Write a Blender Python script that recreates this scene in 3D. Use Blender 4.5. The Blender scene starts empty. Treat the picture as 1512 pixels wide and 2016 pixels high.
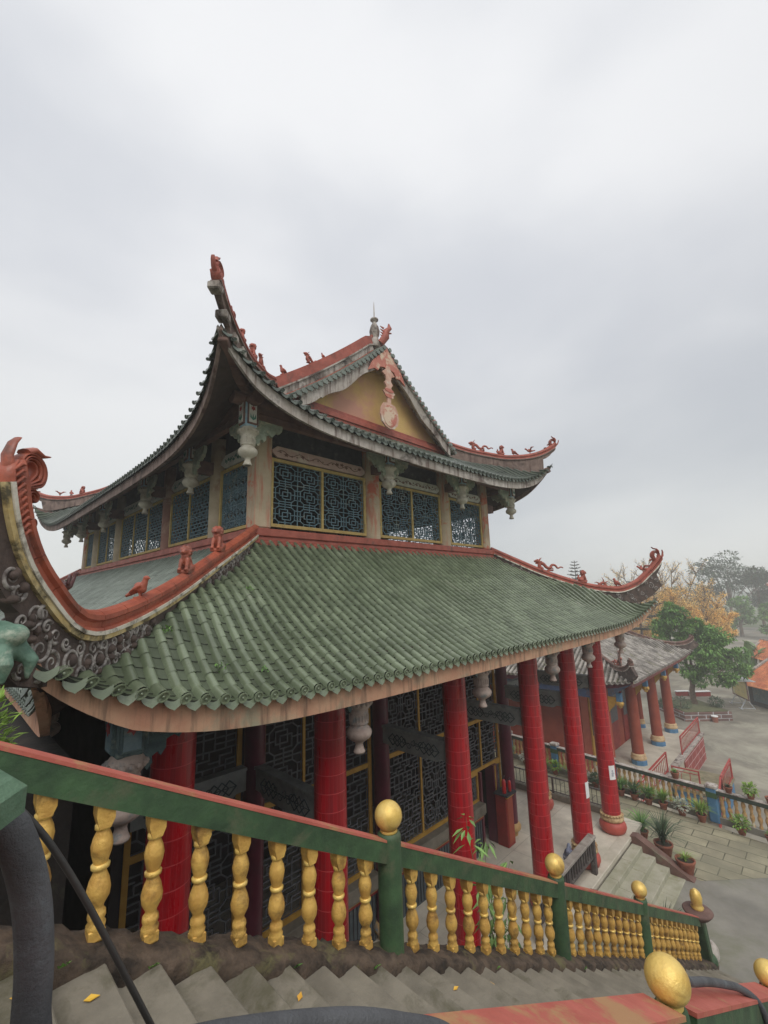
import bpy, math, random
from mathutils import Vector, Matrix
import numpy as np
R = math.radians
sc = bpy.context.scene
# ------------------------------------------------------------------ camera
cam_d = bpy.data.cameras.new('camera'); cam = bpy.data.objects.new('camera', cam_d)
sc.collection.objects.link(cam); sc.camera = cam
cam_d.sensor_fit = 'VERTICAL'; cam_d.sensor_height = 24; cam_d.lens = 10.262
cam_d.clip_start = 0.05; cam_d.clip_end = 3000
CM = ((0.702645, -0.11154574, -0.70274288), (-0.71093619, -0.15075608, -0.6869078), (-0.02932112, 0.98225768, -0.18522991))
m4 = Matrix([list(CM[0]) + [0], list(CM[1]) + [0], list(CM[2]) + [7.36], [0, 0, 0, 1]])
cam.matrix_world = m4
# ------------------------------------------------------------------ world: overcast sky
W = bpy.data.worlds.new('World'); sc.world = W; W.use_nodes = True
nt = W.node_tree; nt.nodes.clear()
def N(nt, t, **k):
    n = nt.nodes.new(t)
    for a, b in k.items():
        if a == 'inp':
            for i, v in b.items(): n.inputs[i].default_value = v
        else: setattr(n, a, b)
    return n
SUN_EL, SUN_ROT = R(52), R(215)
sky = N(nt, 'ShaderNodeTexSky', sky_type='NISHITA', sun_disc=False, sun_elevation=SUN_EL, sun_rotation=SUN_ROT)
skm = N(nt, 'ShaderNodeMixRGB', blend_type='MULTIPLY', inp={0: 1.0, 2: (.09, .09, .09, 1)})
tc = N(nt, 'ShaderNodeTexCoord'); mp = N(nt, 'ShaderNodeMapping')
mp.inputs['Scale'].default_value = (1.0, 1.0, 2.2); mp.inputs['Location'].default_value = (.35, .1, .6)
nz = N(nt, 'ShaderNodeTexNoise', inp={'Scale': 1.25, 'Detail': 5.0, 'Roughness': .45, 'Distortion': .15})
cr = N(nt, 'ShaderNodeValToRGB'); cr.color_ramp.interpolation = 'EASE'
cr.color_ramp.elements[0].position = .3; cr.color_ramp.elements[0].color = (.53, .55, .59, 1)
cr.color_ramp.elements[1].position = .66; cr.color_ramp.elements[1].color = (.745, .752, .765, 1)
sep = N(nt, 'ShaderNodeSeparateXYZ')
hr = N(nt, 'ShaderNodeValToRGB'); hr.color_ramp.interpolation = 'EASE'
hr.color_ramp.elements[0].position = .0; hr.color_ramp.elements[0].color = (.93, .94, .91, 1)
hr.color_ramp.elements[1].position = .6; hr.color_ramp.elements[1].color = (1.0, 1.0, 1.0, 1)
hm = N(nt, 'ShaderNodeMixRGB', blend_type='MULTIPLY', inp={0: 1.0})
mixs = N(nt, 'ShaderNodeMixRGB', inp={0: .93})
bg = N(nt, 'ShaderNodeBackground', inp={'Strength': 1.0}); wo = N(nt, 'ShaderNodeOutputWorld')
L = nt.links.new
L(tc.outputs['Generated'], mp.inputs[0]); L(mp.outputs[0], nz.inputs[0]); L(nz.outputs[0], cr.inputs[0])
L(tc.outputs['Generated'], sep.inputs[0]); L(sep.outputs[2], hr.inputs[0])
dt = N(nt, 'ShaderNodeVectorMath', operation='DOT_PRODUCT'); dt.inputs[1].default_value = (0.276, 0.441, 0.854); L(tc.outputs['Generated'], dt.inputs[0])
br_ = N(nt, 'ShaderNodeMapRange', interpolation_type='SMOOTHSTEP', inp={1: .55, 2: 1.0, 3: .0, 4: .10}); L(dt.outputs['Value'], br_.inputs[0])
ad = N(nt, 'ShaderNodeMixRGB', blend_type='ADD', inp={0: 1.0}); L(cr.outputs[0], ad.inputs[1]); L(br_.outputs[0], ad.inputs[2])
L(ad.outputs[0], hm.inputs[1]); L(hr.outputs[0], hm.inputs[2])
L(sky.outputs[0], skm.inputs[1]); L(skm.outputs[0], mixs.inputs[1]); L(hm.outputs[0], mixs.inputs[2])
L(mixs.outputs[0], bg.inputs[0]); L(bg.outputs[0], wo.inputs[0])
sd = bpy.data.lights.new('sun', 'SUN'); sun = bpy.data.objects.new('sun', sd); sc.collection.objects.link(sun)
sd.energy = 1.5; sd.angle = R(35); sd.color = (1, .97, .92)
sun.rotation_euler = (R(90) - SUN_EL, 0, R(-38))
sc.cycles.volume_bounces = 2
sc.view_settings.view_transform = 'Standard'; sc.view_settings.look = 'None'
sc.view_settings.exposure = 0.2; sc.view_settings.gamma = 1.0; sc.view_settings.use_curve_mapping = False
# ------------------------------------------------------------------ helpers
rng = random.Random(7)
def lin(c): return tuple((x / 255 / 12.92 if x / 255 <= .04045 else ((x / 255 + .055) / 1.055) ** 2.4) for x in c) + (1,)
MATS = {}
def mat(name, c1, c2=None, c3=None, rough=.7, scale=3.0, bump=.0, bscale=None, metal=0, spec=.5, streak=None, rnd=0, coat=0, fine=.0, p3=.62, w3=.06):
    """procedural: base noise c1..c2, patches c3, optional vertical streaks, optional per-tile variation"""
    m = bpy.data.materials.new(name); m.use_nodes = True; nt = m.node_tree; nt.nodes.clear(); L = nt.links.new
    out = N(nt, 'ShaderNodeOutputMaterial'); b = N(nt, 'ShaderNodeBsdfPrincipled')
    L(b.outputs[0], out.inputs[0])
    b.inputs['Roughness'].default_value = rough; b.inputs['Metallic'].default_value = metal
    b.inputs['Specular IOR Level'].default_value = spec; b.inputs['Coat Weight'].default_value = coat; b.inputs['Coat Roughness'].default_value = .15
    g = N(nt, 'ShaderNodeNewGeometry')
    c1 = lin(c1); c2 = lin(c2) if c2 else tuple(x * .75 for x in c1[:3]) + (1,)
    n1 = N(nt, 'ShaderNodeTexNoise', inp={'Scale': scale, 'Detail': 7.0, 'Roughness': .62}); L(g.outputs['Position'], n1.inputs[0])
    r1 = N(nt, 'ShaderNodeValToRGB'); r1.color_ramp.elements[0].position = .36; r1.color_ramp.elements[1].position = .64
    r1.color_ramp.elements[0].color = c1; r1.color_ramp.elements[1].color = c2; L(n1.outputs[0], r1.inputs[0])
    col = r1.outputs[0]
    if c3:
        n2 = N(nt, 'ShaderNodeTexNoise', inp={'Scale': scale * .55, 'Detail': 9.0, 'Roughness': .68, 'Distortion': .4})
        mp = N(nt, 'ShaderNodeMapping'); mp.inputs['Location'].default_value = (7.1, 3.3, 1.7)
        L(g.outputs['Position'], mp.inputs[0]); L(mp.outputs[0], n2.inputs[0])
        r2 = N(nt, 'ShaderNodeValToRGB'); r2.color_ramp.elements[0].position = p3 - w3; r2.color_ramp.elements[1].position = p3 + w3
        L(n2.outputs[0], r2.inputs[0]); mx = N(nt, 'ShaderNodeMixRGB'); L(r2.outputs[0], mx.inputs[0]); L(col, mx.inputs[1]); mx.inputs[2].default_value = lin(c3); col = mx.outputs[0]
    if streak:   # dirt that has run down the surface
        n3 = N(nt, 'ShaderNodeTexNoise', inp={'Scale': 1.0, 'Detail': 6.0, 'Roughness': .6}); mp = N(nt, 'ShaderNodeMapping')
        mp.inputs['Scale'].default_value = (9, 9, 1.1); L(g.outputs['Position'], mp.inputs[0]); L(mp.outputs[0], n3.inputs[0])
        r3 = N(nt, 'ShaderNodeValToRGB'); r3.color_ramp.elements[0].position = .5; r3.color_ramp.elements[1].position = .68
        L(n3.outputs[0], r3.inputs[0]); mx = N(nt, 'ShaderNodeMixRGB'); L(r3.outputs[0], mx.inputs[0]); L(col, mx.inputs[1]); mx.inputs[2].default_value = lin(streak); col = mx.outputs[0]
    if rnd:
        at = N(nt, 'ShaderNodeAttribute', attribute_name='rnd')
        mr = N(nt, 'ShaderNodeMapRange', inp={3: 1 - rnd, 4: 1 + rnd}); L(at.outputs['Fac'], mr.inputs[0])
        hs = N(nt, 'ShaderNodeHueSaturation'); L(mr.outputs[0], hs.inputs['Value']); L(col, hs.inputs['Color']); col = hs.outputs[0]
    L(col, b.inputs['Base Color'])
    nr = N(nt, 'ShaderNodeMapRange', inp={3: max(.05, rough - .15), 4: min(1, rough + .15)}); L(n1.outputs[0], nr.inputs[0]); L(nr.outputs[0], b.inputs['Roughness'])
    if bump:
        nb = N(nt, 'ShaderNodeTexNoise', inp={'Scale': bscale or scale * 6, 'Detail': 8.0, 'Roughness': .65}); L(g.outputs['Position'], nb.inputs[0])
        bp = N(nt, 'ShaderNodeBump', inp={'Strength': bump, 'Distance': .02}); L(nb.outputs[0], bp.inputs['Height']); L(bp.outputs[0], b.inputs['Normal'])
    MATS[name] = m; return m

class MB:
    def __init__(s): s.v = []; s.f = []; s.mi = []; s.r = []; s.sm = []
    def add(s, vs, fs, mi=0, r=0.5, sm=False):
        o = len(s.v); s.v.extend([tuple(x) for x in vs])
        for f in fs: s.f.append(tuple(i + o for i in f)); s.mi.append(mi); s.r.append(r); s.sm.append(sm)
    def box(s, c, d, rz=0, mi=0, r=.5, M=None, bev=0):
        x, y, z = [k / 2 for k in d]
        if bev:
            e = min(bev, x * .9, y * .9, z * .9); vs = []
            # chamfered box: 24 verts
            idx = {}
            for sx in (-1, 1):
                for sy in (-1, 1):
                    for sz in (-1, 1):
                        for k, p in enumerate(((sx * x, sy * (y - e), sz * (z - e)), (sx * (x - e), sy * y, sz * (z - e)), (sx * (x - e), sy * (y - e), sz * z))):
                            idx[(sx, sy, sz, k)] = len(vs); vs.append(p)
            fs = []
            for sx in (-1, 1): fs.append([idx[(sx, a, b, 0)] for a, b in ((-1, -1), (1, -1), (1, 1), (-1, 1))][::sx])
            for sy in (-1, 1): fs.append([idx[(a, sy, b, 1)] for a, b in ((-1, -1), (-1, 1), (1, 1), (1, -1))][::sy])
            for sz in (-1, 1): fs.append([idx[(a, b, sz, 2)] for a, b in ((-1, -1), (1, -1), (1, 1), (-1, 1))][::sz])
            for sx in (-1, 1):
                for sy in (-1, 1): fs.append([idx[(sx, sy, -1, 0)], idx[(sx, sy, -1, 1)], idx[(sx, sy, 1, 1)], idx[(sx, sy, 1, 0)]][::-sx * sy])
                for sz in (-1, 1): fs.append([idx[(sx, -1, sz, 0)], idx[(sx, 1, sz, 0)], idx[(sx, 1, sz, 2)], idx[(sx, -1, sz, 2)]][::sx * sz])
            for sy in (-1, 1):
                for sz in (-1, 1): fs.append([idx[(-1, sy, sz, 1)], idx[(1, sy, sz, 1)], idx[(1, sy, sz, 2)], idx[(-1, sy, sz, 2)]][::-sy * sz])
            for sx in (-1, 1):
                for sy in (-1, 1):
                    for sz in (-1, 1): fs.append([idx[(sx, sy, sz, k)] for k in range(3)][::sx * sy * sz])
        else:
            vs = [(-x, -y, -z), (x, -y, -z), (x, y, -z), (-x, y, -z), (-x, -y, z), (x, -y, z), (x, y, z), (-x, y, z)]
            fs = [(0, 3, 2, 1), (4, 5, 6, 7), (0, 1, 5, 4), (1, 2, 6, 5), (2, 3, 7, 6), (3, 0, 4, 7)]
        if M is None: M = Matrix.Rotation(rz, 3, 'Z')
        c = Vector(c); s.add([M @ Vector(p) + c for p in vs], fs, mi, r)
    def bb(s, x0, x1, y0, y1, z0, z1, mi=0, bev=0): s.box(((x0 + x1) / 2, (y0 + y1) / 2, (z0 + z1) / 2), (abs(x1 - x0), abs(y1 - y0), abs(z1 - z0)), 0, mi, bev=bev)
    def bar(s, a, b, w, h, mi=0, up=(0, 0, 1), bev=0):
        a = Vector(a); b = Vector(b); d = b - a; l = d.length
        if l < 1e-6: return
        x = d / l; u = Vector(up); y = u.cross(x)
        if y.length < 1e-4: y = Vector((0, 1, 0)).cross(x)
        y.normalize(); z = x.cross(y)
        s.box((a + b) / 2, (l, w, h), 0, mi, M=Matrix((x, y, z)).transposed(), bev=bev)
    def lathe(s, prof, c=(0, 0, 0), n=16, mi=0, sm=True, flute=0, axis=None):
        vs = []; fs = []; c = Vector(c)
        M = axis if axis else Matrix.Identity(3)
        for (r, z) in prof:
            for k in range(n):
                t = 2 * math.pi * k / n; rr = r * (1 - flute * (k % 2)) if flute else r
                vs.append(c + M @ Vector((rr * math.cos(t), rr * math.sin(t), z)))
        m = len(prof)
        for i in range(m - 1):
            for k in range(n): fs.append((i * n + k, i * n + (k + 1) % n, (i + 1) * n + (k + 1) % n, (i + 1) * n + k))
        s.add(vs, fs, mi, .5, sm)
        s.add(vs[:n], [tuple(range(n))[::-1]], mi); s.add(vs[-n:], [tuple(range(n))], mi)
    def tube(s, pts, r, n=8, mi=0, sm=True, caps=True, sq=None):
        pts = [Vector(p) for p in pts]; rs = r if isinstance(r, (list, tuple)) else [r] * len(pts)
        vs = []; fs = []; prev = None
        for i, p in enumerate(pts):
            t = (pts[min(i + 1, len(pts) - 1)] - pts[max(i - 1, 0)])
            if t.length < 1e-9: t = Vector((0, 0, 1))
            t.normalize()
            if prev is None:
                u = Vector((0, 0, 1)) if abs(t.z) < .9 else Vector((1, 0, 0)); u = (u - t * u.dot(t)).normalized()
            else: u = (prev - t * prev.dot(t)).normalized()
            prev = u; w = t.cross(u)
            for k in range(n):
                a = 2 * math.pi * k / n; q = (sq or 1.0)
                vs.append(p + (u * math.cos(a) + w * math.sin(a) * q) * rs[i])
        for i in range(len(pts) - 1):
            for k in range(n): fs.append((i * n + k, i * n + (k + 1) % n, (i + 1) * n + (k + 1) % n, (i + 1) * n + k))
        s.add(vs, fs, mi, .5, sm)
        if caps: s.add(vs[:n], [tuple(range(n))[::-1]], mi); s.add(vs[-n:], [tuple(range(n))], mi)
    def sweep(s, secs, mi=0, sm=False, close=True):
        """secs: list of rings (same count) joined one to the next"""
        n = len(secs[0]); vs = [p for q in secs for p in q]; fs = []
        for i in range(len(secs) - 1):
            for k in range(n): fs.append((i * n + k, i * n + (k + 1) % n, (i + 1) * n + (k + 1) % n, (i + 1) * n + k))
        s.add(vs, fs, mi, .5, sm)
        if close: s.add(secs[0], [tuple(range(n))[::-1]], mi); s.add(secs[-1], [tuple(range(n))], mi)
    def prism(s, poly, t, f, mi=0):
        """poly: 2-D outline, f(u, w, d) -> world, d in (0, t)"""
        n = len(poly); a = [f(p[0], p[1], 0) for p in poly]; b = [f(p[0], p[1], t) for p in poly]
        s.add(a + b, [tuple(range(n))[::-1], tuple(range(n, 2 * n))] + [(k, (k + 1) % n, n + (k + 1) % n, n + k) for k in range(n)], mi)
    def build(s, name, mats, parent=None, loc=None, rz=0):
        me = bpy.data.meshes.new(name); me.from_pydata([tuple(v) for v in s.v], [], s.f)
        for m in (mats if isinstance(mats, (list, tuple)) else [mats]): me.materials.append(m)
        if s.f:
            me.polygons.foreach_set('material_index', s.mi); me.polygons.foreach_set('use_smooth', s.sm)
            at = me.attributes.new('rnd', 'FLOAT', 'FACE'); at.data.foreach_set('value', s.r)
        me.update(); o = bpy.data.objects.new(name, me); sc.collection.objects.link(o)
        if parent: o.parent = parent
        if loc is not None: o.location = loc
        if rz: o.rotation_euler[2] = rz
        return o
def tag(o, label=None, cat=None, group=None, kind=None):
    for k, v in (('label', label), ('category', cat), ('group', group), ('kind', kind)):
        if v: o[k] = v
    return o
def empty(name, loc=(0, 0, 0), label=None, cat=None, group=None, rz=0):
    o = bpy.data.objects.new(name, None); sc.collection.objects.link(o); o.location = loc; o.rotation_euler[2] = rz
    return tag(o, label, cat, group)
def copy_tree(o, parent=None, loc=None, rz=None):
    c = o.copy(); sc.collection.objects.link(c)
    if parent is not None: c.parent = parent
    if loc is not None: c.location = loc
    if rz is not None: c.rotation_euler = (0, 0, rz)
    for ch in list(o.children): copy_tree(ch, c)
    return c
def ball(mb, c, r, n=12, m=8, mi=0, M=None, sm=True):
    rx, ry, rz_ = r if isinstance(r, (tuple, list)) else (r, r, r)
    vs = []; c = Vector(c); M = M or Matrix.Identity(3)
    for i in range(m + 1):
        ph = math.pi * i / m
        for k in range(n):
            t = 2 * math.pi * k / n; vs.append(c + M @ Vector((rx * math.sin(ph) * math.cos(t), ry * math.sin(ph) * math.sin(t), rz_ * math.cos(ph))))
    fs = [(i * n + k, (i + 1) * n + k, (i + 1) * n + (k + 1) % n, i * n + (k + 1) % n) for i in range(m) for k in range(n)]
    mb.add(vs, fs, mi, .5, sm)
def fused(name, build, voxel, m):
    """a sculpted mesh: overlapping volumes melted into one skin"""
    mb = MB(); build(mb); o = mb.build('tmp', m)
    md = o.modifiers.new('r', 'REMESH'); md.mode = 'VOXEL'; md.voxel_size = voxel; md.use_smooth_shade = True
    dg = bpy.context.evaluated_depsgraph_get(); dg.update()
    me = bpy.data.meshes.new_from_object(o.evaluated_get(dg)); me.name = name
    me.materials.clear(); me.materials.append(m)
    bpy.data.objects.remove(o); return me
def put(me, name, parent, loc, rz=0, sc_=1.0, rx=0):
    o = bpy.data.objects.new(name, me); sc.collection.objects.link(o)
    o.location = loc; o.rotation_euler = (rx, 0, rz); o.scale = (sc_,) * 3
    if parent: o.parent = parent
    return o
# ------------------------------------------------------------------ materials
G = mat('roof_green', (118, 129, 105), (91, 102, 79), (144, 149, 130), coat=.35, rough=.3, scale=1.6, rnd=.16, bump=.15, bscale=40, spec=.55, p3=.66)
GB = mat('roof_grey_green_side', (112, 122, 112), (90, 99, 90), None, rough=.4, scale=1.6, rnd=.22, bump=.15, bscale=40)
GDD = mat('pan_groove_shade_side', (52, 60, 50), (42, 48, 40), None, rough=.6)  # left-slope pans, shade of the grooves put into the colour
GAP = mat('tile_gap_shade', (50, 55, 43), (38, 42, 33), None, rough=.9)  # risers of the open pan joints, inner shade painted as dark colour
GD = mat('pan_green_groove_shade', (84, 94, 72), (60, 69, 50), (118, 120, 102), rough=.42, scale=1.8, rnd=.2, bump=.2, bscale=40, p3=.66)  # pans kept darker than the tubes; groove shade is in the colour
GU = mat('roof_green_upper', (94, 102, 92), (66, 74, 66), (138, 140, 130), rough=.38, scale=1.6, rnd=.2, bump=.15, bscale=40, p3=.62)
WEATHD = mat('weathered_brown_fascia', (142, 122, 112), (108, 90, 82), (60, 48, 44), rough=.88, scale=2.6, bump=.3, streak=(84, 64, 58), p3=.6)
GG = mat('roof_green_weathered', (124, 132, 122), (100, 108, 100), (154, 156, 148), rough=.38, scale=1.6, rnd=.16, bump=.15, bscale=40, p3=.62)
GREY = mat('roof_grey', (168, 162, 154), (112, 106, 100), (112, 112, 74), rough=.85, scale=2.2, rnd=.28, bump=.3, p3=.64)
ORTILE = mat('roof_orange', (196, 122, 78), (170, 96, 66), (206, 150, 100), rough=.8, scale=1.2, rnd=.2)
RED = mat('ridge_terracotta', (172, 88, 62), (142, 68, 48), (112, 66, 52), rough=.5, scale=4, bump=.35, bscale=24, p3=.6, coat=.15)
REDF = mat('ridge_terracotta_faded', (170, 90, 74), (142, 72, 58), (104, 70, 60), rough=.6, scale=4, bump=.25, bscale=30, p3=.62)
TRIM_W = mat('white_lime_trim', (222, 216, 202), (196, 188, 170), (96, 88, 76), rough=.85, scale=7, bump=.4, p3=.56)
TRIM_Y = mat('yellow_lime_trim', (204, 186, 140), (190, 164, 106), (88, 80, 58), rough=.85, scale=6, bump=.4, p3=.54)
CARVE = mat('dark_carved_plaster', (92, 76, 68), (64, 54, 50), (128, 112, 100), rough=.8, scale=6, bump=.5, p3=.64)
SCROLL = mat('pale_scrollwork', (170, 164, 158), (80, 70, 66), None, rough=.6, scale=14)
WEATH = mat('weathered_grey_plaster', (192, 184, 176), (152, 142, 132), (66, 56, 50), rough=.88, scale=2.6, bump=.3, streak=(92, 72, 66), p3=.6)
FASC = mat('fascia_plaster', (196, 158, 128), (182, 132, 106), (156, 148, 124), rough=.85, scale=2.2, bump=.2, streak=(122, 98, 80), p3=.6)
SOFF = mat('soffit_dark_wood', (74, 60, 54), (56, 46, 42), None, rough=.8, scale=3)
BROWN = mat('old_brown_timber', (120, 92, 82), (98, 74, 68), (140, 116, 106), rough=.8, scale=4, bump=.25, p3=.64)
OCHRE = mat('ochre_wall', (212, 180, 116), (194, 158, 100), (192, 142, 122), rough=.9, scale=1.1, bump=.15, p3=.56, w3=.08)
COLU = mat('peeling_column', (196, 178, 150), (178, 160, 134), (194, 108, 84), rough=.85, scale=2.4, bump=.3, streak=(188, 120, 98), p3=.56, w3=.03)
COLB = mat('beige_column', (190, 174, 148), (168, 152, 126), (150, 120, 98), rough=.85, scale=2.4, bump=.3, p3=.62)
COLD = mat('brown_column', (152, 112, 98), (128, 90, 78), (176, 150, 128), rough=.85, scale=2.4, bump=.3, p3=.6)
STEPL = mat('pale_step_stone', (172, 168, 150), (150, 148, 126), (128, 128, 92), rough=.9, scale=2.5, bump=.3, bscale=50, p3=.62)
PINKB = mat('peeling_pink', (194, 126, 110), (176, 104, 90), (208, 184, 160), rough=.85, scale=2.6, bump=.3, p3=.56, w3=.03)
YEL = mat('yellow_frame', (196, 152, 62), (178, 134, 52), (120, 98, 60), rough=.6, scale=5, p3=.68)
YELF = mat('yellow_frame_faded', (196, 170, 104), (176, 150, 90), (116, 104, 84), rough=.75, scale=5, p3=.64)
LATB = mat('blue_grey_lattice', (98, 126, 136), (76, 102, 112), (136, 142, 134), rough=.7, scale=5, p3=.62)
LATG = mat('grey_lattice', (104, 106, 108), (84, 86, 90), None, rough=.65, scale=5)
PEND = mat('pendant_plaster', (204, 198, 182), (178, 170, 152), (118, 108, 94), rough=.85, scale=7, bump=.35, p3=.62)
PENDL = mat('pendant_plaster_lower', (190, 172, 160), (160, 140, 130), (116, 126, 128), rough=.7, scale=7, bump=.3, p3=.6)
BRK = mat('pale_green_bracket', (160, 170, 152), (136, 146, 128), (196, 190, 164), rough=.85, scale=9, bump=.6, p3=.58)
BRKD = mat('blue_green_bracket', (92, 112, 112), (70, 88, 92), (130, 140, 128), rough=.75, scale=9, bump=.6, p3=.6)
PALEB = mat('pale_blue_paint', (166, 194, 206), (138, 168, 184), (206, 208, 200), rough=.8, scale=6, p3=.58)
FISH = mat('faded_pink_fish', (206, 168, 148), (186, 140, 122), (212, 200, 184), rough=.85, scale=5, p3=.58)
PANW = mat('white_panel', (214, 214, 204), (196, 194, 184), (150, 140, 128), rough=.8, scale=5, p3=.66)
PINKP = mat('faded_pink_panel', (206, 176, 166), (190, 160, 150), (216, 206, 190), rough=.8, scale=4, p3=.6)
DKPAINT = mat('dark_painted_beam', (60, 62, 66), (44, 46, 52), (98, 100, 92), rough=.8, scale=6, p3=.62)
MOTIF_R = mat('motif_rose', (168, 74, 74), (150, 64, 66), None, rough=.8)
MOTIF_G = mat('motif_green', (84, 134, 118), (66, 110, 96), None, rough=.8)
MOTIF_D = mat('motif_brown', (132, 96, 84), (106, 76, 68), None, rough=.8)
PURP = mat('dark_maroon_column', (96, 26, 48), (78, 20, 40), None, rough=.35, scale=3, coat=.2)
GOLD = mat('gold_paint', (228, 186, 98), (196, 150, 74), (112, 82, 48), rough=.45, scale=9, metal=.2, bump=.45, bscale=32, p3=.61, w3=.09)
GOLDL = mat('gold_paint_bright', (238, 206, 122), (222, 184, 92), (166, 122, 66), rough=.38, scale=9, metal=.3, bump=.3, p3=.62, w3=.1)
GRN = mat('green_paint', (66, 96, 62), (46, 70, 46), (86, 92, 68), rough=.6, scale=5, bump=.35, p3=.59, coat=.05)
PINK = mat('salmon_paint', (192, 104, 90), (172, 88, 74), (176, 132, 92), rough=.7, scale=4, bump=.3, p3=.57, w3=.04)
ROCK = mat('shade_dark_rock', (44, 38, 34), (28, 25, 22), (60, 58, 44), rough=.95, scale=3, bump=.6)  # rock colour darkened to stand in for deep shade under the eave
KERB = mat('mossy_kerb_stone', (98, 82, 68), (44, 36, 29), (104, 98, 66), rough=.95, scale=7, bump=1.0, bscale=18, p3=.6)
STEP = mat('grey_step_stone', (136, 129, 115), (112, 106, 94), (92, 88, 70), rough=.9, scale=3, bump=.35, bscale=60, p3=.6)
CONC = mat('concrete_ground', (142, 138, 128), (120, 117, 109), (108, 110, 86), rough=.92, scale=.8, bump=.3, bscale=30, p3=.58, w3=.1)
PLAZA = mat('plaza_concrete', (146, 140, 126), (112, 107, 96), (170, 166, 148), rough=.92, scale=.35, bump=.3, bscale=20, p3=.58, w3=.08)
PLAT = mat('platform_concrete', (200, 192, 176), (182, 174, 158), (164, 158, 138), rough=.85, scale=1.6, bump=.15, p3=.62, w3=.1)
BLKM = mat('dark_metal', (60, 58, 56), (46, 44, 44), None, rough=.5, scale=8)
PIPE = mat('black_foam_pipe', (92, 93, 96), (74, 75, 78), (112, 120, 126), rough=.8, scale=9, bump=.5, bscale=140, p3=.66)
PLINTH = mat('slate_blue_plinth', (84, 94, 98), (70, 80, 84), (120, 124, 120), rough=.75, scale=5, p3=.66)
ORED = mat('orange_red_wall', (156, 72, 48), (138, 60, 42), (126, 54, 40), rough=.75, scale=1.4, p3=.66)
BLUE = mat('blue_paint', (84, 130, 166), (68, 112, 148), (160, 176, 176), rough=.75, scale=3, p3=.66, w3=.03)
DRED = mat('dark_red_paint', (150, 44, 36), (128, 38, 32), None, rough=.6, scale=3)
TERRA = mat('terracotta_pot', (152, 92, 70), (128, 76, 58), (110, 96, 80), rough=.85, scale=8, bump=.3, p3=.62)
SOIL = mat('soil', (70, 58, 44), (52, 44, 34), None, rough=1, scale=10, bump=.8)
PAPER = mat('white_paper', (232, 232, 230), (222, 222, 220), None, rough=.8)
SILV = mat('galvanised_sheet', (214, 218, 222), (196, 200, 206), None, rough=.35, metal=.4)
BOARDY = mat('board_yellow', (206, 190, 126), (192, 176, 112), (176, 186, 170), rough=.6, scale=1.5, p3=.6)
BARK = mat('bark', (118, 100, 84), (92, 78, 66), None, rough=.95, scale=6, bump=.8)
def leafm(n, c1, c2, tr=.15):
    m = mat(n, c1, c2, None, rough=.55, scale=.9, rnd=.35); b = [x for x in m.node_tree.nodes if x.type == 'BSDF_PRINCIPLED'][0]
    b.inputs['Subsurface Weight'].default_value = 0; return m
LEAF = leafm('leaf_green', (118, 158, 74), (84, 126, 56)); LEAFD = leafm('leaf_dark', (68, 92, 60), (50, 70, 46))
LEAFY = leafm('leaf_yellow', (252, 222, 146), (244, 200, 112)); LEAFB = leafm('leaf_bright', (138, 168, 74), (104, 138, 56))
PINE = leafm('pine_needles', (52, 74, 56), (40, 58, 48)); YLEAF = leafm('fallen_yellow', (232, 190, 70), (214, 160, 60))
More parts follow.
